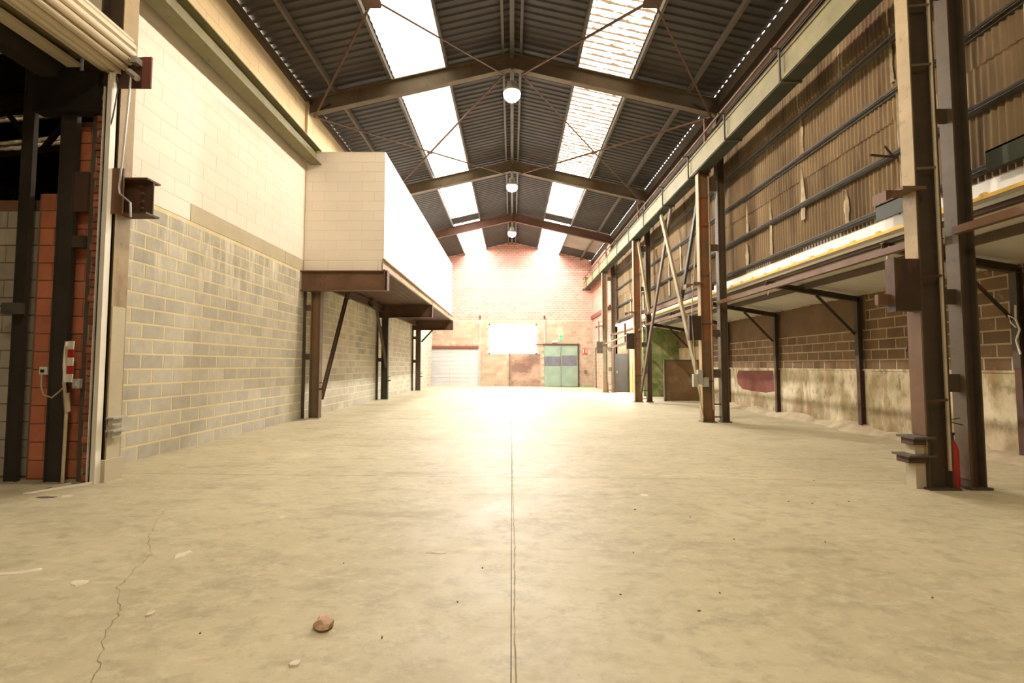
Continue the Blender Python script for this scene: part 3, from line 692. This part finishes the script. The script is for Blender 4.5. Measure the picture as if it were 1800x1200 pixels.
part('pipe', MB().tube([(4.7, 16.9, 2.66), (4.7, 23.2, 2.42)], .035, 8), M['beige_steel'], t)
part('channel', MB().bar((4.72, 17.2, 2.3), (4.72, 23.0, 2.18), .06, .1), M['rust'], t)
part('post', MB().bar((4.72, 19.3, 2.2), (4.72, 19.3, 3.1), .07, .07, (1,0,0)), M['rust'], t)
lbs = ['aisle roof bracket behind the nearest column, hung with a white cord', 'aisle roof bracket beside the dark hook on the wall', 'aisle roof bracket next to the oxide red patch', 'aisle roof bracket just behind the switch-box column', 'aisle roof bracket in front of the green wall']
for y, lb in zip((6.62, 9.68, 12.72, 15.6, 18.7), lbs):
    t = thing('roof_bracket', lb, 'bracket', (7.3, y, 0), 'steel brackets carrying the aisle roof')
    part('arm', MB().ibeam((7.28, y, 2.72), (5.34, y, 3.06), (0,0,1), .11, .09, .01, .012), M['dark_steel'], t)
    part('post', MB().ibeam((7.25, y, 1.3), (7.25, y, 2.75), (1,0,0), .1, .1, .01, .012), M['dark_steel'], t)
    part('lower_post', MB().ibeam((7.26, y, .02), (7.26, y, 1.3), (1,0,0), .1, .09, .01, .012), M['rust_dark'], t)
    part('strut', MB().angle((7.2, y, 2.02), (6.42, y, 2.84), (0,1,0), .06, .012), M['dark_steel'], t)
    part('hanger', MB().tube([(5.4, y-.06, 3.05), (5.32, y-.1, 2.8)], .012, 5), M['cable'], t)
single('hanging_cord', MB().tube([(7.15,6.55,2.2),(7.13,6.54,2.0),(7.17,6.53,1.85),(7.12,6.54,1.7),(7.15,6.52,1.5)], .012, 6).tube([(7.13,6.54,2.0),(7.02,6.53,2.05),(7.05,6.53,1.95),(7.13,6.54,1.88)], .009, 6), M['white_pvc'], 'white cord hanging in loops from the wall post at the right edge', 'cord')
single('wall_hook', MB().prism((7.33,8.52,1.6),(7.31,8.52,1.6),(0,0,1),[(-.09,0),(.09,0),(.05,.08),(.03,.2),(-.03,.2),(-.03,.06)]), M['black'], 'small black hook on the brown blocks beside the bracket post', 'hook')
# olive flashing boards fixed over the foot of the cladding
for y0, y1, z0, lb in ((5.95, 6.55, 3.40, 'olive flashing board left of the nearest column, above the foam edge'), (4.55, 5.0, 3.48, 'olive flashing board right of the nearest column')):
    single('flashing_board', MB().box(5.22, 5.235, y0, y1, z0, z0 + .22).box(5.22, 5.30, y0, y1, z0 + .2, z0 + .22), M['darkgreen'], lb, 'flashing')
single('loose_bar', MB().bar((5.31, 6.35, 4.26), (4.93, 6.25, 4.24), .03, .02).bar((5.3, 6.3, 4.23), (4.98, 6.05, 4.27), .02, .02), M['rust_dark'], 'bent rusty bar sticking out in front of the cladding by the nearest column', 'bar')
# partition and boards at the aisle end
t = thing('low_partition', 'low brown board partition in front of the green wall', 'partition', (6.4, 17.6, 0))
part('board', MB().box(5.80, 7.3, 17.62, 17.66, 0.0, 1.52), M['wood'], t)
part('edge_post', MB().box(5.76, 5.84, 17.58, 17.68, -.02, 1.56), M['rear_steel'], t)
part('top_rail', MB().box(5.84, 7.3, 17.6, 17.68, 1.50, 1.56), M['rear_steel'], t)
for k, (x0, x1, h) in enumerate(((5.86, 5.98, 2.3), (6.0, 6.14, 2.75), (6.16, 6.3, 2.75))):
    single('upright_board', MB().box(x0, x1, 23.12, 23.17, -.02, h).box(x0 + .02, x0 + .05, 23.11, 23.12, -.02, h), M['yellow_board'],
           ('narrow yellowed board beside the dark door', 'yellowed upright board in the middle of three by the dark door', 'yellowed upright board farthest from the dark door')[k], 'board', 'yellowed boards by the dark door')

# ================================================================== THINGS: mezzanine box on the left
mz = struct('wall_mezzanine', MB().box(-5.0, -3.10, 11.02, 11.15, 3.602, 6.51).box(-3.2, -3.075, 11.02, 23.5, 3.87, 6.51).box(-5.0, -3.1, 23.35, 23.5, 3.602, 6.51).box(-5.0, -3.1, 11.1, 23.4, 6.43, 6.51), M['cream_joint'], 'white painted block room raised on steel beams')
masonry(mz, 'y-', 11.02, -4.995, -3.075, 3.87, .24, 11, .6, M['cream_block'], 'painted_block', .007, .005, lambda u, z: True, start=.13)
masonry(mz, 'y-', 11.02, -4.995, -3.12, 3.60, .26, 1, .6, M['cream_block'], 'painted_block', .008, .02, lambda u, z: True, start=.02)
masonry(mz, 'x+', -3.075, 11.0, 23.5, 3.87, .24, 11, .6, M['white_wall'], 'painted_block', .004, .003, lambda u, z: u < 15.5, start=.3, stuff='far_painted_blocks')
part('parapet_cap', MB().box(-5.0, -3.07, 11.0, 23.5, 6.508, 6.515), M['white_wall'], mz)
dk = thing('mezzanine_deck', 'dark timber deck carrying the white block room', 'deck', (-4, 17, 3.55))
for k in range(9):
    part('deck_board', MB().box(-4.98 + k * .2125, -4.98 + (k + 1) * .2125 - .008, 11.05, 23.5, 3.585, 3.60), M['rust_dark'], dk)
eb = thing('edge_beam', 'pale brown edge channel under the long side of the white block room', 'beam', (-3.05, 17, 3.6))
part('channel', MB().prism((-3.06, 10.9, 3.735), (-3.06, 23.6, 3.735), (0,0,1), [(-.02,-.125),(.05,-.125),(.05,-.11),(-.005,-.11),(-.005,.11),(.05,.11),(.05,.125),(-.02,.125)]), M['beige_steel'], eb)
part('top_angle', MB().box(-3.085, -3.02, 10.9, 23.6, 3.858, 3.875), M['dark_steel'], eb)
for y in (12.5, 14.8, 17.2, 17.5, 20.8, 22.0):
    part('bolt', bolts(MB(), [(-3.04, y, 3.74), (-3.04, y + .15, 3.70)], (1,0,0)), M['dark_steel'], eb)
for k, (y, lb) in enumerate(((10.93, 'rusty front beam under the near end of the white block room'), (17.1, 'rusty cantilever beam at the middle column under the block room'), (23.15, 'dark cantilever beam at the far end of the block room'))):
    t = thing('cantilever_beam', lb, 'beam', (-4, y, 3.3), 'cantilever beams under the block room')
    part('beam', MB().ibeam((-5.0, y, 3.345), (-2.95, y, 3.345), (0,0,1), .475, .19, .012, .02), M['rust'] if k == 0 else M['rust_dark'], t)
    part('end_plate', MB().box(-2.955, -2.94, y - .1, y + .1, 3.11, 3.59), M['rust_dark'], t)
    part('stiffener', MB().box(-3.02, -3.0, y - .09, y + .09, 3.14, 3.57), M['rust'] if k == 0 else M['rust_dark'], t)
    part('bolt_group', bolts(MB(), [(x, y - .006, z) for x in (-4.8, -4.7, -4.55, -4.45) for z in (3.27, 3.45)], (0,-1,0), .013, .018), M['rust_dark'], t)
for k, (y, lb, mt) in enumerate(((11.08, 'brown-green steel column under the near corner of the block room', 'col_steel'), (17.1, 'dark green steel column in the middle under the block room', 'darkgreen'), (23.15, 'brown steel column at the far end under the block room', 'rear_steel'))):
    t = thing('mezzanine_column', lb, 'column', (-4.7, y, fz(-4.7)), 'columns under the block room')
    part('front_column', MB().ibeam((-4.68, y, fz(-4.68) - .01), (-4.68, y, 3.11), (1,0,0), .235, .17, .012, .018), M[mt], t)
    part('rear_post', MB().angle((-4.985, y - .05, fz(-5) - .01), (-4.985, y - .05, 3.11), (1,0,0), .07, .012), M['dark_steel'], t)
    for z in (1.55, 2.72):
        part('batten', MB().box(-4.96, -4.8, y - .01, y + .01, z - .07, z + .07), M['rear_steel'], t)
    part('base_plate', MB().box(-4.84, -4.52, y - .13, y + .13, fz(-4.7) - .01, fz(-4.7) + .015), M['ring'], t)
    part('cap_plate', MB().box(-4.82, -4.54, y - .1, y + .1, 3.095, 3.112), M[mt], t)
    part('clip', MB().bar((-4.56, y - .06, .78), (-4.44, y - .06, .80), .03, .05).bar((-4.56, y - .06, .93), (-4.46, y - .06, .93), .02, .02), M['rust_dark'], t)
for p0, p1, lb, mt in (((-4.60, 11.24, .55), (-4.60, 12.95, 3.45), 'rusty diagonal brace beside the near column under the block room', 'rust_dark'),
                   ((-4.60, 17.0, 1.3), (-4.60, 15.55, 3.45), 'dark diagonal brace beside the middle column under the block room', 'rear_steel')):
    t = thing('diagonal_brace', lb, 'brace', p0, 'braces under the block room')
    part('channel', MB().prism(p0, p1, (1,0,0), [(-.07,-.03),(.07,-.03),(.07,.03),(.058,.03),(.058,-.018),(-.058,-.018),(-.058,.03),(-.07,.03)]), M[mt], t)
    part('end_plate', MB().box(p1[0]-.01, p1[0]+.01, p1[1]-.2, p1[1]+.1, p1[2]-.25, p1[2]+.1), M['dark_steel'], t)
single('knee_brace', MB().angle((-4.5, 23.15, 2.5), (-3.95, 23.15, 3.1), (0,1,0), .07, .012), M['darkgreen'], 'small knee brace at the far column under the block room', 'brace')
single('stringer_beam', MB().ibeam((-4.78, 11.05, 3.43), (-4.78, 23.05, 3.43), (0,0,1), .22, .1), M['rust_dark'], 'dark stringer beam along the wall under the block room', 'beam')

# ================================================================== THINGS: shutter opening on the left
YP = 5.1
t = thing('crane_column', 'beige steel column at the shutter jamb, left of the grey block wall', 'column', (-4.6, YP, fz(-4.6)))
part('column', MB().ibeam((-4.485, YP + .09, .06), (-4.485, YP + .09, 4.62), (1,0,0), .12, .20, .012, .018), M['dark_steel'], t)
part('inner_flange_plate', MB().box(-4.43, -4.42, YP - .01, YP + .19, .09, 6.2), M['beige_steel'], t, label='beige flange with chipped paint')
part('rear_flange', MB().box(-4.86, -4.84, YP - .02, YP + .18, 4.95, 7.4), M['beige_steel'], t)
part('upper_column', MB().ibeam((-4.56, YP + .09, 4.62), (-4.56, YP + .09, 6.2), (1,0,0), .26, .19, .012, .018), M['dark_steel'], t)
part('pale_patch', MB().box(-4.422, -4.414, YP + .0, YP + .17, .12, 2.0), M['ring'], t)
for z in (.62, .76):
    part('foot_bracket', MB().box(-4.42, -4.33, YP - .02, YP + .16, z, z + .02).box(-4.42, -4.36, YP + .0, YP + .12, z - .07, z), M['grey_box'], t)
part('foot_concrete', MB().box(-4.5, -4.39, YP - .04, YP + .18, .07, .32), M['ring'], t)
part('stub_beam', MB().ibeam((-4.5, YP + .1, 3.245), (-4.09, YP + .1, 3.245), (0,0,1), .41, .20, .014, .02), M['rust_dark'], t, label='rusty bolted beam stub')
part('stub_plate', MB().box(-4.47, -4.31, YP - .06, YP - .04, 3.02, 3.53), M['rust'], t)
part('stub_bolts', bolts(MB(), [(-4.2, YP + .09, z) for z in (3.12, 3.2, 3.29, 3.37)], (0,-1,0), .02, .03), M['rust_dark'], t)
# roller shutter
t = thing('roller_shutter', 'rolled-up cream slatted roller shutter above the side opening', 'shutter', (-4.53, 2.5, 4.9))
CXR, CZR, RR = -4.48, 4.87, .235
nsl = 16
for k in range(nsl):
    a0 = 2 * math.pi * k / nsl; b = MB(); prof = []
    for q in range(6):
        f = q / 5; a = a0 + 2 * math.pi / nsl * .94 * f
        r = RR + .010 * math.sin(math.pi * f) - (.022 if f in (0, 1) else 0) + .018 * (k / nsl)
        prof.append((r * math.cos(a), r * math.sin(a)))
    inner = [(p[0] * .90, p[1] * .90) for p in reversed(prof)]
    b.prism((CXR, YP - .05, CZR), (CXR, -2.0, CZR), (0,0,1), prof + inner)
    part('slat', b, M['shutter'], t)
part('barrel', MB().tube([(CXR, -2, CZR), (CXR, YP - .02, CZR)], .19, 16), M['dark_steel'], t)
part('end_plate', MB().box(-4.83, -4.07, YP - .035, YP - .02, 4.46, 4.82), M['rust_dark'], t)
part('side_plate', MB().box(-4.16, -4.06, YP - .05, YP - .03, 4.46, 4.815), M['oxide'], t)
part('motor_bracket', MB().box(-4.23, -4.16, YP - .13, YP - .05, 4.70, 4.77), M['bright_metal'], t)
part('motor_gear', MB().tube([(-4.25, YP - .12, 4.60), (-4.15, YP - .12, 4.52)], .035, 8), M['bright_metal'], t)
part('chain', MB().tube([(-4.22, YP - .12, 4.56), (-4.24, YP - .12, 4.2), (-4.28, YP - .12, 3.55), (-4.30, YP - .12, 3.3), (-4.29, YP - .12, 3.22), (-4.17, YP - .12, 3.12), (-4.16, YP - .12, 2.96)], .011, 6), M['bright_metal'], t, label='thin pale control rod')
part('loose_wire', MB().tube([(-4.40, YP - .1, 4.56), (-4.38, YP - .1, 4.4), (-4.42, YP - .1, 4.1), (-4.44, YP - .1, 4.0)], .007, 5), M['black'], t)
part('guide_rail', MB().box(-4.485, -4.435, YP - .11, YP - .04, fz(-4.5), 4.58).box(-4.545, -4.535, YP - .09, YP - .03, fz(-4.5), 4.45), M['white_pvc'], t, label='white plastic guide rail')
part('guide_slot', MB().box(-4.535, -4.50, YP - .07, YP - .03, fz(-4.5), 4.5), M['black'], t)
part('guide_elbow', MB().tube([(-4.46, YP - .08, 4.50), (-4.46, YP - .08, 4.60), (-4.40, YP - .08, 4.63)], .035, 8), M['white_pvc'], t)
lt = struct('trim_2', MB().box(-5.05, -4.74, -7.4, YP - .1, 4.76, 4.95), M['olive_brace'], 'lintel channel over the shutter opening')
part('lintel_flange', MB().box(-4.95, -4.80, -7.4, YP - .1, 4.66, 4.70), M['shutter'], lt)
part('lintel_web', MB().box(-5.25, -5.05, -7.4, YP - .05, 4.55, 5.3), M['dark_void'], lt)
part('lintel_facing', MB().box(-5.02, -5.0, -7.4, YP - .05, 4.95, 5.3), M['dark_steel'], lt)
# jamb wall facing the camera
jw = struct('wall_jamb', MB().box(-5.34, -5.0, 5.16, 5.3, 0, 3.28).box(-5.0, -4.66, 5.2, 5.3, 0, 4.14), M['orange_mortar'], 'orange clay block jamb wall beside the shutter')
masonry(jw, 'y-', 5.16, -5.32, -5.0, .11, .199, 16, .33, M['orange_block'], 'clay_block', .012, .008, lambda u, z: True, start=.0, skip=None)
masonry(jw, 'y-', 5.2, -5.0, -4.67, .11, .199, 20, .34, M['orange_block'], 'clay_block', .012, .008, lambda u, z: True)
jg = struct('wall_jamb_grey', MB().box(-8.5, -5.40, 5.24, 5.38, 0, 3.24), M['orange_mortar'], 'grey block wall at the left edge of the picture')
masonry(jg, 'y-', 5.24, -8.48, -5.40, .12, .2, 15, .4, M['block'], 'concrete_block', .012, .008, lambda u, z: True, start=.1)
# crumbling brick edge
bp_ = thing('brick_pier', 'crumbling red brick edge beside the white guide rail', 'pier', (-4.6, 5.1, .1))
part('mortar_core', MB().box(-4.66, -4.56, 5.08, 5.19, .08, 4.42), M['old_mortar'], bp_)
z = .1; k = 0
ume = unit_piece('y-', M['old_brick'], .06, .1)
while z < 4.33:
    w = random.uniform(.075, .11); h = .068
    link('brick', ume, bp_, (-4.55 - w, 5.08, z), (w, random.uniform(.015, .035), h)); z += .081; k += 1
# dark steel posts of the jamb
for x, lb, ht in ((-5.41, 'dark steel post at the left edge, with a black clamp', 5.6), (-4.955, 'dark steel post between the two strips of orange block', 5.6)):
    t = thing('jamb_post', lb, 'post', (x, 5.08, .1), 'dark posts in the side opening')
    part('post', MB().ibeam((x, 5.08, fz(x) - .01), (x, 5.08, ht), (1,0,0), .13 if x < -5 else .18, .05, .012, .016), M['dark_void'], t)
    if x < -5:
        part('clamp', MB().box(x - .10, x + .10, 4.97, 5.03, 1.9, 2.02), M['girt'], t)
        part('clamp_hook', MB().tube([(x - .1, 4.99, 1.98), (x - .16, 4.98, 2.0), (x - .15, 4.98, 1.93)], .01, 6), M['black'], t)
    else:
        part('bracket', MB().box(x + .06, x + .24, 5.06, 5.14, 3.05, 3.5), M['rust_dark'], t)
        part('lower_bracket', MB().box(x + .07, x + .22, 5.06, 5.14, 2.65, 2.78), M['dark_steel'], t)
part('concrete_edge', MB().box(-4.72, -4.66, 5.09, 5.19, .08, 4.42), M['side_grey'], bp_)
single('jamb_frame', MB().box(-5.3, -4.60, 5.0, 5.12, 4.15, 4.62).box(-5.3,-4.6,4.98,5.0,4.15,4.2), M['black'], 'dark steel frame around the brick edge of the opening', 'frame')
t = thing('hazard_strip', 'red and white striped warning strip bent on the jamb', 'warning strip', (-4.74, 5.0, 1.2))
for k in range(5):
    z0 = 1.165 + k * .088
    part('stripe', MB().hexa([(-4.78,4.985,z0),(-4.70,4.96,z0),(-4.70,4.975,z0),(-4.78,5.0,z0),(-4.785,4.985,z0+.088),(-4.695,4.96,z0+.088),(-4.695,4.975,z0+.088),(-4.785,5.0,z0+.088)]), M['red'] if k % 2 else M['white_pvc'], t)
part('bent_edge', MB().tube([(-4.79, 4.98, 1.17), (-4.795, 4.97, 1.35), (-4.80, 4.98, 1.5), (-4.79, 4.98, 1.6)], .012, 5), M['white_pvc'], t)
t = thing('wall_socket', 'white socket on the orange blocks with a looping cable', 'socket', (-5.1, 5.0, 1.28))
part('box', MB().box(-5.17, -5.085, 5.08, 5.15, 1.245, 1.33), M['white_pvc'], t)
part('toggle', MB().box(-5.145, -5.115, 5.065, 5.08, 1.27, 1.30), M['black'], t)
part('cable', MB().tube([(-5.12, 5.06, 1.25), (-5.09, 5.03, 1.12), (-5.02, 4.99, 1.03), (-4.92, 4.98, 1.0), (-4.84, 4.97, 1.06), (-4.80, 4.97, 1.10)], .008, 6), M['cable'], t)
single('junction_box', MB().box(-4.70, -4.645, 4.97, 5.03, 1.1, 1.2).box(-4.69, -4.655, 4.96, 4.97, 1.12, 1.18), M['grey_box'], 'small grey junction box under the striped warning strip', 'box')
single('black_socket', MB().box(-5.095, -5.05, 5.12, 5.155, .77, .88).box(-5.088, -5.057, 5.11, 5.12, .785, .865), M['black'], 'black box low on the orange blocks', 'box')
single('jamb_conduit', MB().tube([(-4.77, 4.99, .1), (-4.765, 4.99, .9), (-4.80, 4.985, 1.15), (-4.79, 4.985, 1.55)], .016, 8).tube([(-4.76, 5.0, .85), (-4.77, 4.985, 1.05)], .028, 8), M['cable'], 'pale conduit running down the jamb below the warning strip', 'conduit')
single('floor_strip', MB().hexa([(-4.46,4.98,fz(-4.4)),(-4.43,5.04,fz(-4.4)),(-4.72,4.63,fz(-4.7)),(-4.78,4.60,fz(-4.7)),(-4.46,4.98,fz(-4.4)+.03),(-4.43,5.04,fz(-4.4)+.03),(-4.72,4.63,fz(-4.7)+.012),(-4.78,4.60,fz(-4.7)+.012)]), M['white_pvc'], 'white plastic strip lying on the floor below the guide rail', 'strip')

# ================================================================== THINGS: far wall
YF = YB - .06
d1 = struct('door_1', MB().box(-5.0, -2.12, YF - .02, YF + .02, .06, 2.38), M['door_white'], 'white sectional door in the far wall')
for k in range(9):
    part('door_section', MB().box(-4.99, -2.13, YF - .04, YF - .02, .075 + k * .256, .075 + k * .256 + .245), M['door_white'], d1)
part('wicket_edge', MB().box(-3.88, -3.86, YF - .05, YF - .04, .08, 1.35), M['grey_box'], d1)
part('door_track', MB().box(-2.13, -2.04, YF - .07, YF, .04, 2.4), M['grey_box'], d1)
single('door_lintel', MB().box(-5.0, -2.1, YF - .09, YF, 2.39, 2.56).box(-5.0, -2.1, YF - .14, YF - .09, 2.39, 2.41), M['oxide'], 'brown steel lintel above the white far door', 'lintel')
for x, z0, lb in ((-2.0, .05, 'grey vertical post between the white door and the window'), (2.03, 2.68, 'grey vertical post above the green sliding doors')):
    t = thing('wall_post', lb, 'post', (x, YF, z0), 'posts on the far wall')
    part('post', MB().bar((x, YF - .05, z0), (x, YF - .05, 4.2), .09, .07, (1,0,0)), M['grey_box'], t)
    part('insulator', MB().lathe((x, YF - .05, 4.22), [(.05,0),(.06,.04),(.03,.08),(.06,.14),(.06,.2),(.03,.24)], 10), M['rust_dark'], t, True)
t = thing('rusty_frame', 'rusty upright and rail of an old sliding door on the far wall', 'frame', (-.15, YF, .05))
part('upright', MB().bar((-.14, YF - .08, .05), (-.14, YF - .08, 2.66), .1, .05, (1,0,0)), M['rust'], t)
part('rail', MB().box(-.1, 1.95, YF - .08, YF - .04, 2.64, 2.68), M['rust_dark'], t)
t = thing('sliding_door', 'pale green double sliding door with a dark scuffed band', 'door', (3.05, YF, .04))
for k in range(2):
    x0 = 2.0 + k * 1.05
    lf = part('door_leaf', MB().box(x0, x0 + 1.03, YF - .09 + .01 * k, YF - .04, .04, 2.58), M['green_door'], t)
    part('kick_band', MB().box(x0 + .01, x0 + 1.02, YF - .10 + .01 * k, YF - .09 + .01 * k, 1.31, 1.96 - .06 * (1 - k)), M['door_band'], lf)
    part('leaf_frame', MB().box(x0, x0 + .03, YF - .1, YF - .09, .04, 2.58).box(x0 + 1.0, x0 + 1.03, YF - .1, YF - .09, .04, 2.58).box(x0, x0 + 1.03, YF - .1, YF - .09, .04, .09), M['green_door'], lf)
part('track', MB().box(1.95, 4.2, YF - .12, YF - .03, 2.60, 2.70), M['rust_dark'], t)
part('jamb', MB().box(4.1, 4.17, YF - .1, YF, .02, 2.72), M['dark_steel'], t)
t = thing('exit_sign', 'small green exit sign above the green sliding door', 'sign', (3.07, YF, 2.9))
part('face', MB().box(2.97, 3.17, YF - .045, YF - .04, 2.88, 3.22), M['exit_lit'], t)
part('case', MB().box(2.955, 3.185, YF - .04, YF, 2.86, 3.24), M['white_pvc'], t)
part('pictogram', MB().bar((3.07, YF - .047, 2.94), (3.07, YF - .047, 3.08), .035, .004, (0,1,0)).bar((3.02, YF - .047, 3.02), (3.12, YF - .047, 3.05), .02, .004, (0,1,0)).bar((3.07, YF - .047, 3.11), (3.07, YF - .047, 3.15), .04, .004, (0,1,0)), M['white_pvc'], t)
t = thing('emergency_light', 'white emergency light above the green sliding door track', 'light', (2.66, YF, 2.8))
part('body', MB().box(2.50, 2.82, YF - .1, YF - .02, 2.76, 2.87), M['white_pvc'], t)
part('lens', MB().box(2.53, 2.79, YF - .12, YF - .1, 2.775, 2.855), M['panel_white'], t)
t = thing('safety_sign', 'red and white extinguisher sign right of the green door', 'sign', (4.55, YF, 2.1))
for k in range(2):
    part('plate', MB().box(4.40 + k * .16, 4.53 + k * .16, YF - .03, YF - .02, 2.03, 2.42), M['red'], t)
    part('symbol', MB().box(4.44 + k * .16, 4.48 + k * .16, YF - .034, YF - .03, 2.1, 2.32).box(4.43 + k * .16, 4.50 + k * .16, YF - .034, YF - .03, 2.34, 2.37), M['white_pvc'], t)
t = thing('wall_valve', 'dark pipe valve low on the far wall by the corner', 'valve', (4.57, YF, .95))
part('wheel', MB().tube([(4.57 + .1*math.cos(a*math.pi/6), YF - .1, .95 + .1*math.sin(a*math.pi/6)) for a in range(13)], .018, 6), M['dark_steel'], t)
part('stem', MB().tube([(4.57, YF - .12, .95), (4.57, YF + .01, .95)], .03, 8), M['dark_steel'], t)
single('rubble_strip', MB().hexa([(4.22,YF-.28,0),(5.0,YF-.22,0),(5.0,YF,0),(4.22,YF,0),(4.26,YF-.2,.07),(4.95,YF-.12,.09),(4.95,YF-.02,.1),(4.26,YF-.02,.09)]), M['moss'], 'dark mossy debris along the foot of the far wall corner', 'debris')
single('tie_wire', MB().tube([(-4.9, YF - .3, 7.17), (5.0, YF - .3, 7.17)], .014, 6), M['white_pvc'], 'thin white tie wire stretched across the far gable', 'wire')
single('side_lintel', MB().box(4.93, 5.03, 23.4, 28.9, 4.2, 4.42), M['oxide'], 'red-brown steel band along the pink brick side wall', 'beam')
single('side_frame', MB().box(4.98, 5.02, 24.2, 24.28, .0, 2.35).box(4.98, 5.02, 27.6, 27.68, .0, 2.35).box(4.98, 5.02, 24.2, 27.68, 2.35, 2.42), M['dark_steel'], 'thin dark door frame on the pink brick side wall', 'frame')

# ================================================================== THINGS: debris on the floor
def lump(name, x, y, sx, sy, sz, mat, label, cat, group=None, seed=0, sub=2):
    rr = random.Random(seed); bm = bmesh.new(); bmesh.ops.create_icosphere(bm, subdivisions=sub, radius=1)
    for v in bm.verts:
        k = rr.uniform(.72, 1.12); v.co = Vector((v.co.x * sx * k, v.co.y * sy * k, max(v.co.z * k, -.35) * sz))
    zmin = min(v.co.z for v in bm.verts)
    for v in bm.verts: v.co.z -= zmin
    me = bpy.data.meshes.new(name); bm.to_mesh(me); bm.free(); me.materials.append(mat)
    o = link(name, me); o.location = (x, y, fz(x) - .001); o.rotation_euler = (0, 0, rr.uniform(0, 3))
    return tag(o, label, cat, group)
lump('brick_fragment', -.931, 2.375, .062, .052, .038, M['stone'], 'broken brick lump on the floor in the foreground', 'stone', seed=3)
def flake(name, x, y, pts, mat, label, cat, h=.004, group=None):
    n = len(pts); b = MB()
    vs = [(x+px, y+py, fz(x+px) + .0002) for px, py in pts] + [(x+px*.85, y+py*.85, fz(x+px) + h) for px, py in pts]
    b.add(vs, [tuple(range(n-1,-1,-1)), tuple(range(n, 2*n))] + [(i, (i+1)%n, n+(i+1)%n, n+i) for i in range(n)])
    return single(name, b, mat, label, cat, group)
def blob(rx, ry, seed, n=11):
    rr = random.Random(seed); return [(rx*math.cos(2*math.pi*i/n)*rr.uniform(.55,1.15), ry*math.sin(2*math.pi*i/n)*rr.uniform(.55,1.15)) for i in range(n)]
flake('mortar_splash', -2.227, 3.21, blob(.05,.075,1), M['splash'], 'pale mortar splash near the floor crack, the largest one', 'splash', .006)
flake('mortar_splash', -3.06, 2.93, [(-.18,-.03),(-.05,-.055),(.06,-.03),(.13,.03),(.10,.06),(.03,.01),(-.08,-.02),(-.2,.01)], M['splash'], 'curved pale mortar smear at the left edge of the floor', 'splash')
flake('mortar_splash', -1.865, 2.464, blob(.028,.03,4), M['splash'], 'small pale mortar drop between the crack and the brick lump', 'splash', .01)
flake('mortar_splash', 1.34, 4.76, blob(.045,.06,5), M['splash'], 'pale mortar spot on the right half of the floor', 'splash')
flake('mortar_splash', 1.86, 5.60, blob(.16,.035,6), M['splash'], 'long pale scrape just beyond the cross joint on the right', 'splash')
flake('mortar_splash', -.73, 5.2, blob(.07,.06,7), M['splash'], 'pale mortar spot by the cross joint left of the centre line', 'splash')
flake('mortar_splash', -2.55, 2.80, blob(.07,.05,8), M['splash'], 'ragged pale smear left of the floor crack', 'splash')
flake('mortar_splash', -.52, 3.29, blob(.09,.03,9), M['splash'], 'faint pale smear near the centre joint', 'splash')
flake('mortar_splash', -.94, 2.08, blob(.025,.03,10), M['splash'], 'small pale drop in front of the brick lump', 'splash', .008)
flake('mortar_splash', -4.3, 4.55, blob(.07,.05,12), M['splash'], 'pale flake on the floor near the white strip', 'splash')
flake('mortar_splash', -1.95, 4.0, blob(.03,.05,13), M['splash'], 'cluster of pale crumbs beyond the floor crack', 'splash')
lump('cardboard_scrap', -4.66, 4.86, .11, .05, .03, M['rubble'], 'crumpled scrap of rubbish on the floor by the jamb', 'rubbish', seed=11)
flake('dirt_patch', -4.45, 4.50, blob(.12,.03,14), M['joint'], 'dark scrap lying in front of the white strip', 'rubbish', .006)
chips = [(1.684,3.59),(-.30,2.62),(-.62,2.28),(-1.1,3.1),(2.35,3.55),(1.12,4.3),(.62,2.72),(1.0,2.55),(2.9,4.55),(3.1,4.5),(2.7,4.6),(3.3,4.62),(1.55,4.1),(-.19,3.05),(2.4,2.72),(1.2,2.75),(.85,3.32),(3.5,5.45),(3.7,6.1),(-.15,9.2),(-2.6,2.05),(-1.5,2.3)]
for k, (x, y) in enumerate(chips):
    lump('stone_chip', x, y, .007 + .004 * (k % 3), .006, .006, M['joint'], 'tiny dark stone chip lying on the open floor', 'chip', 'dark chips scattered over the floor', seed=20 + k, sub=1)
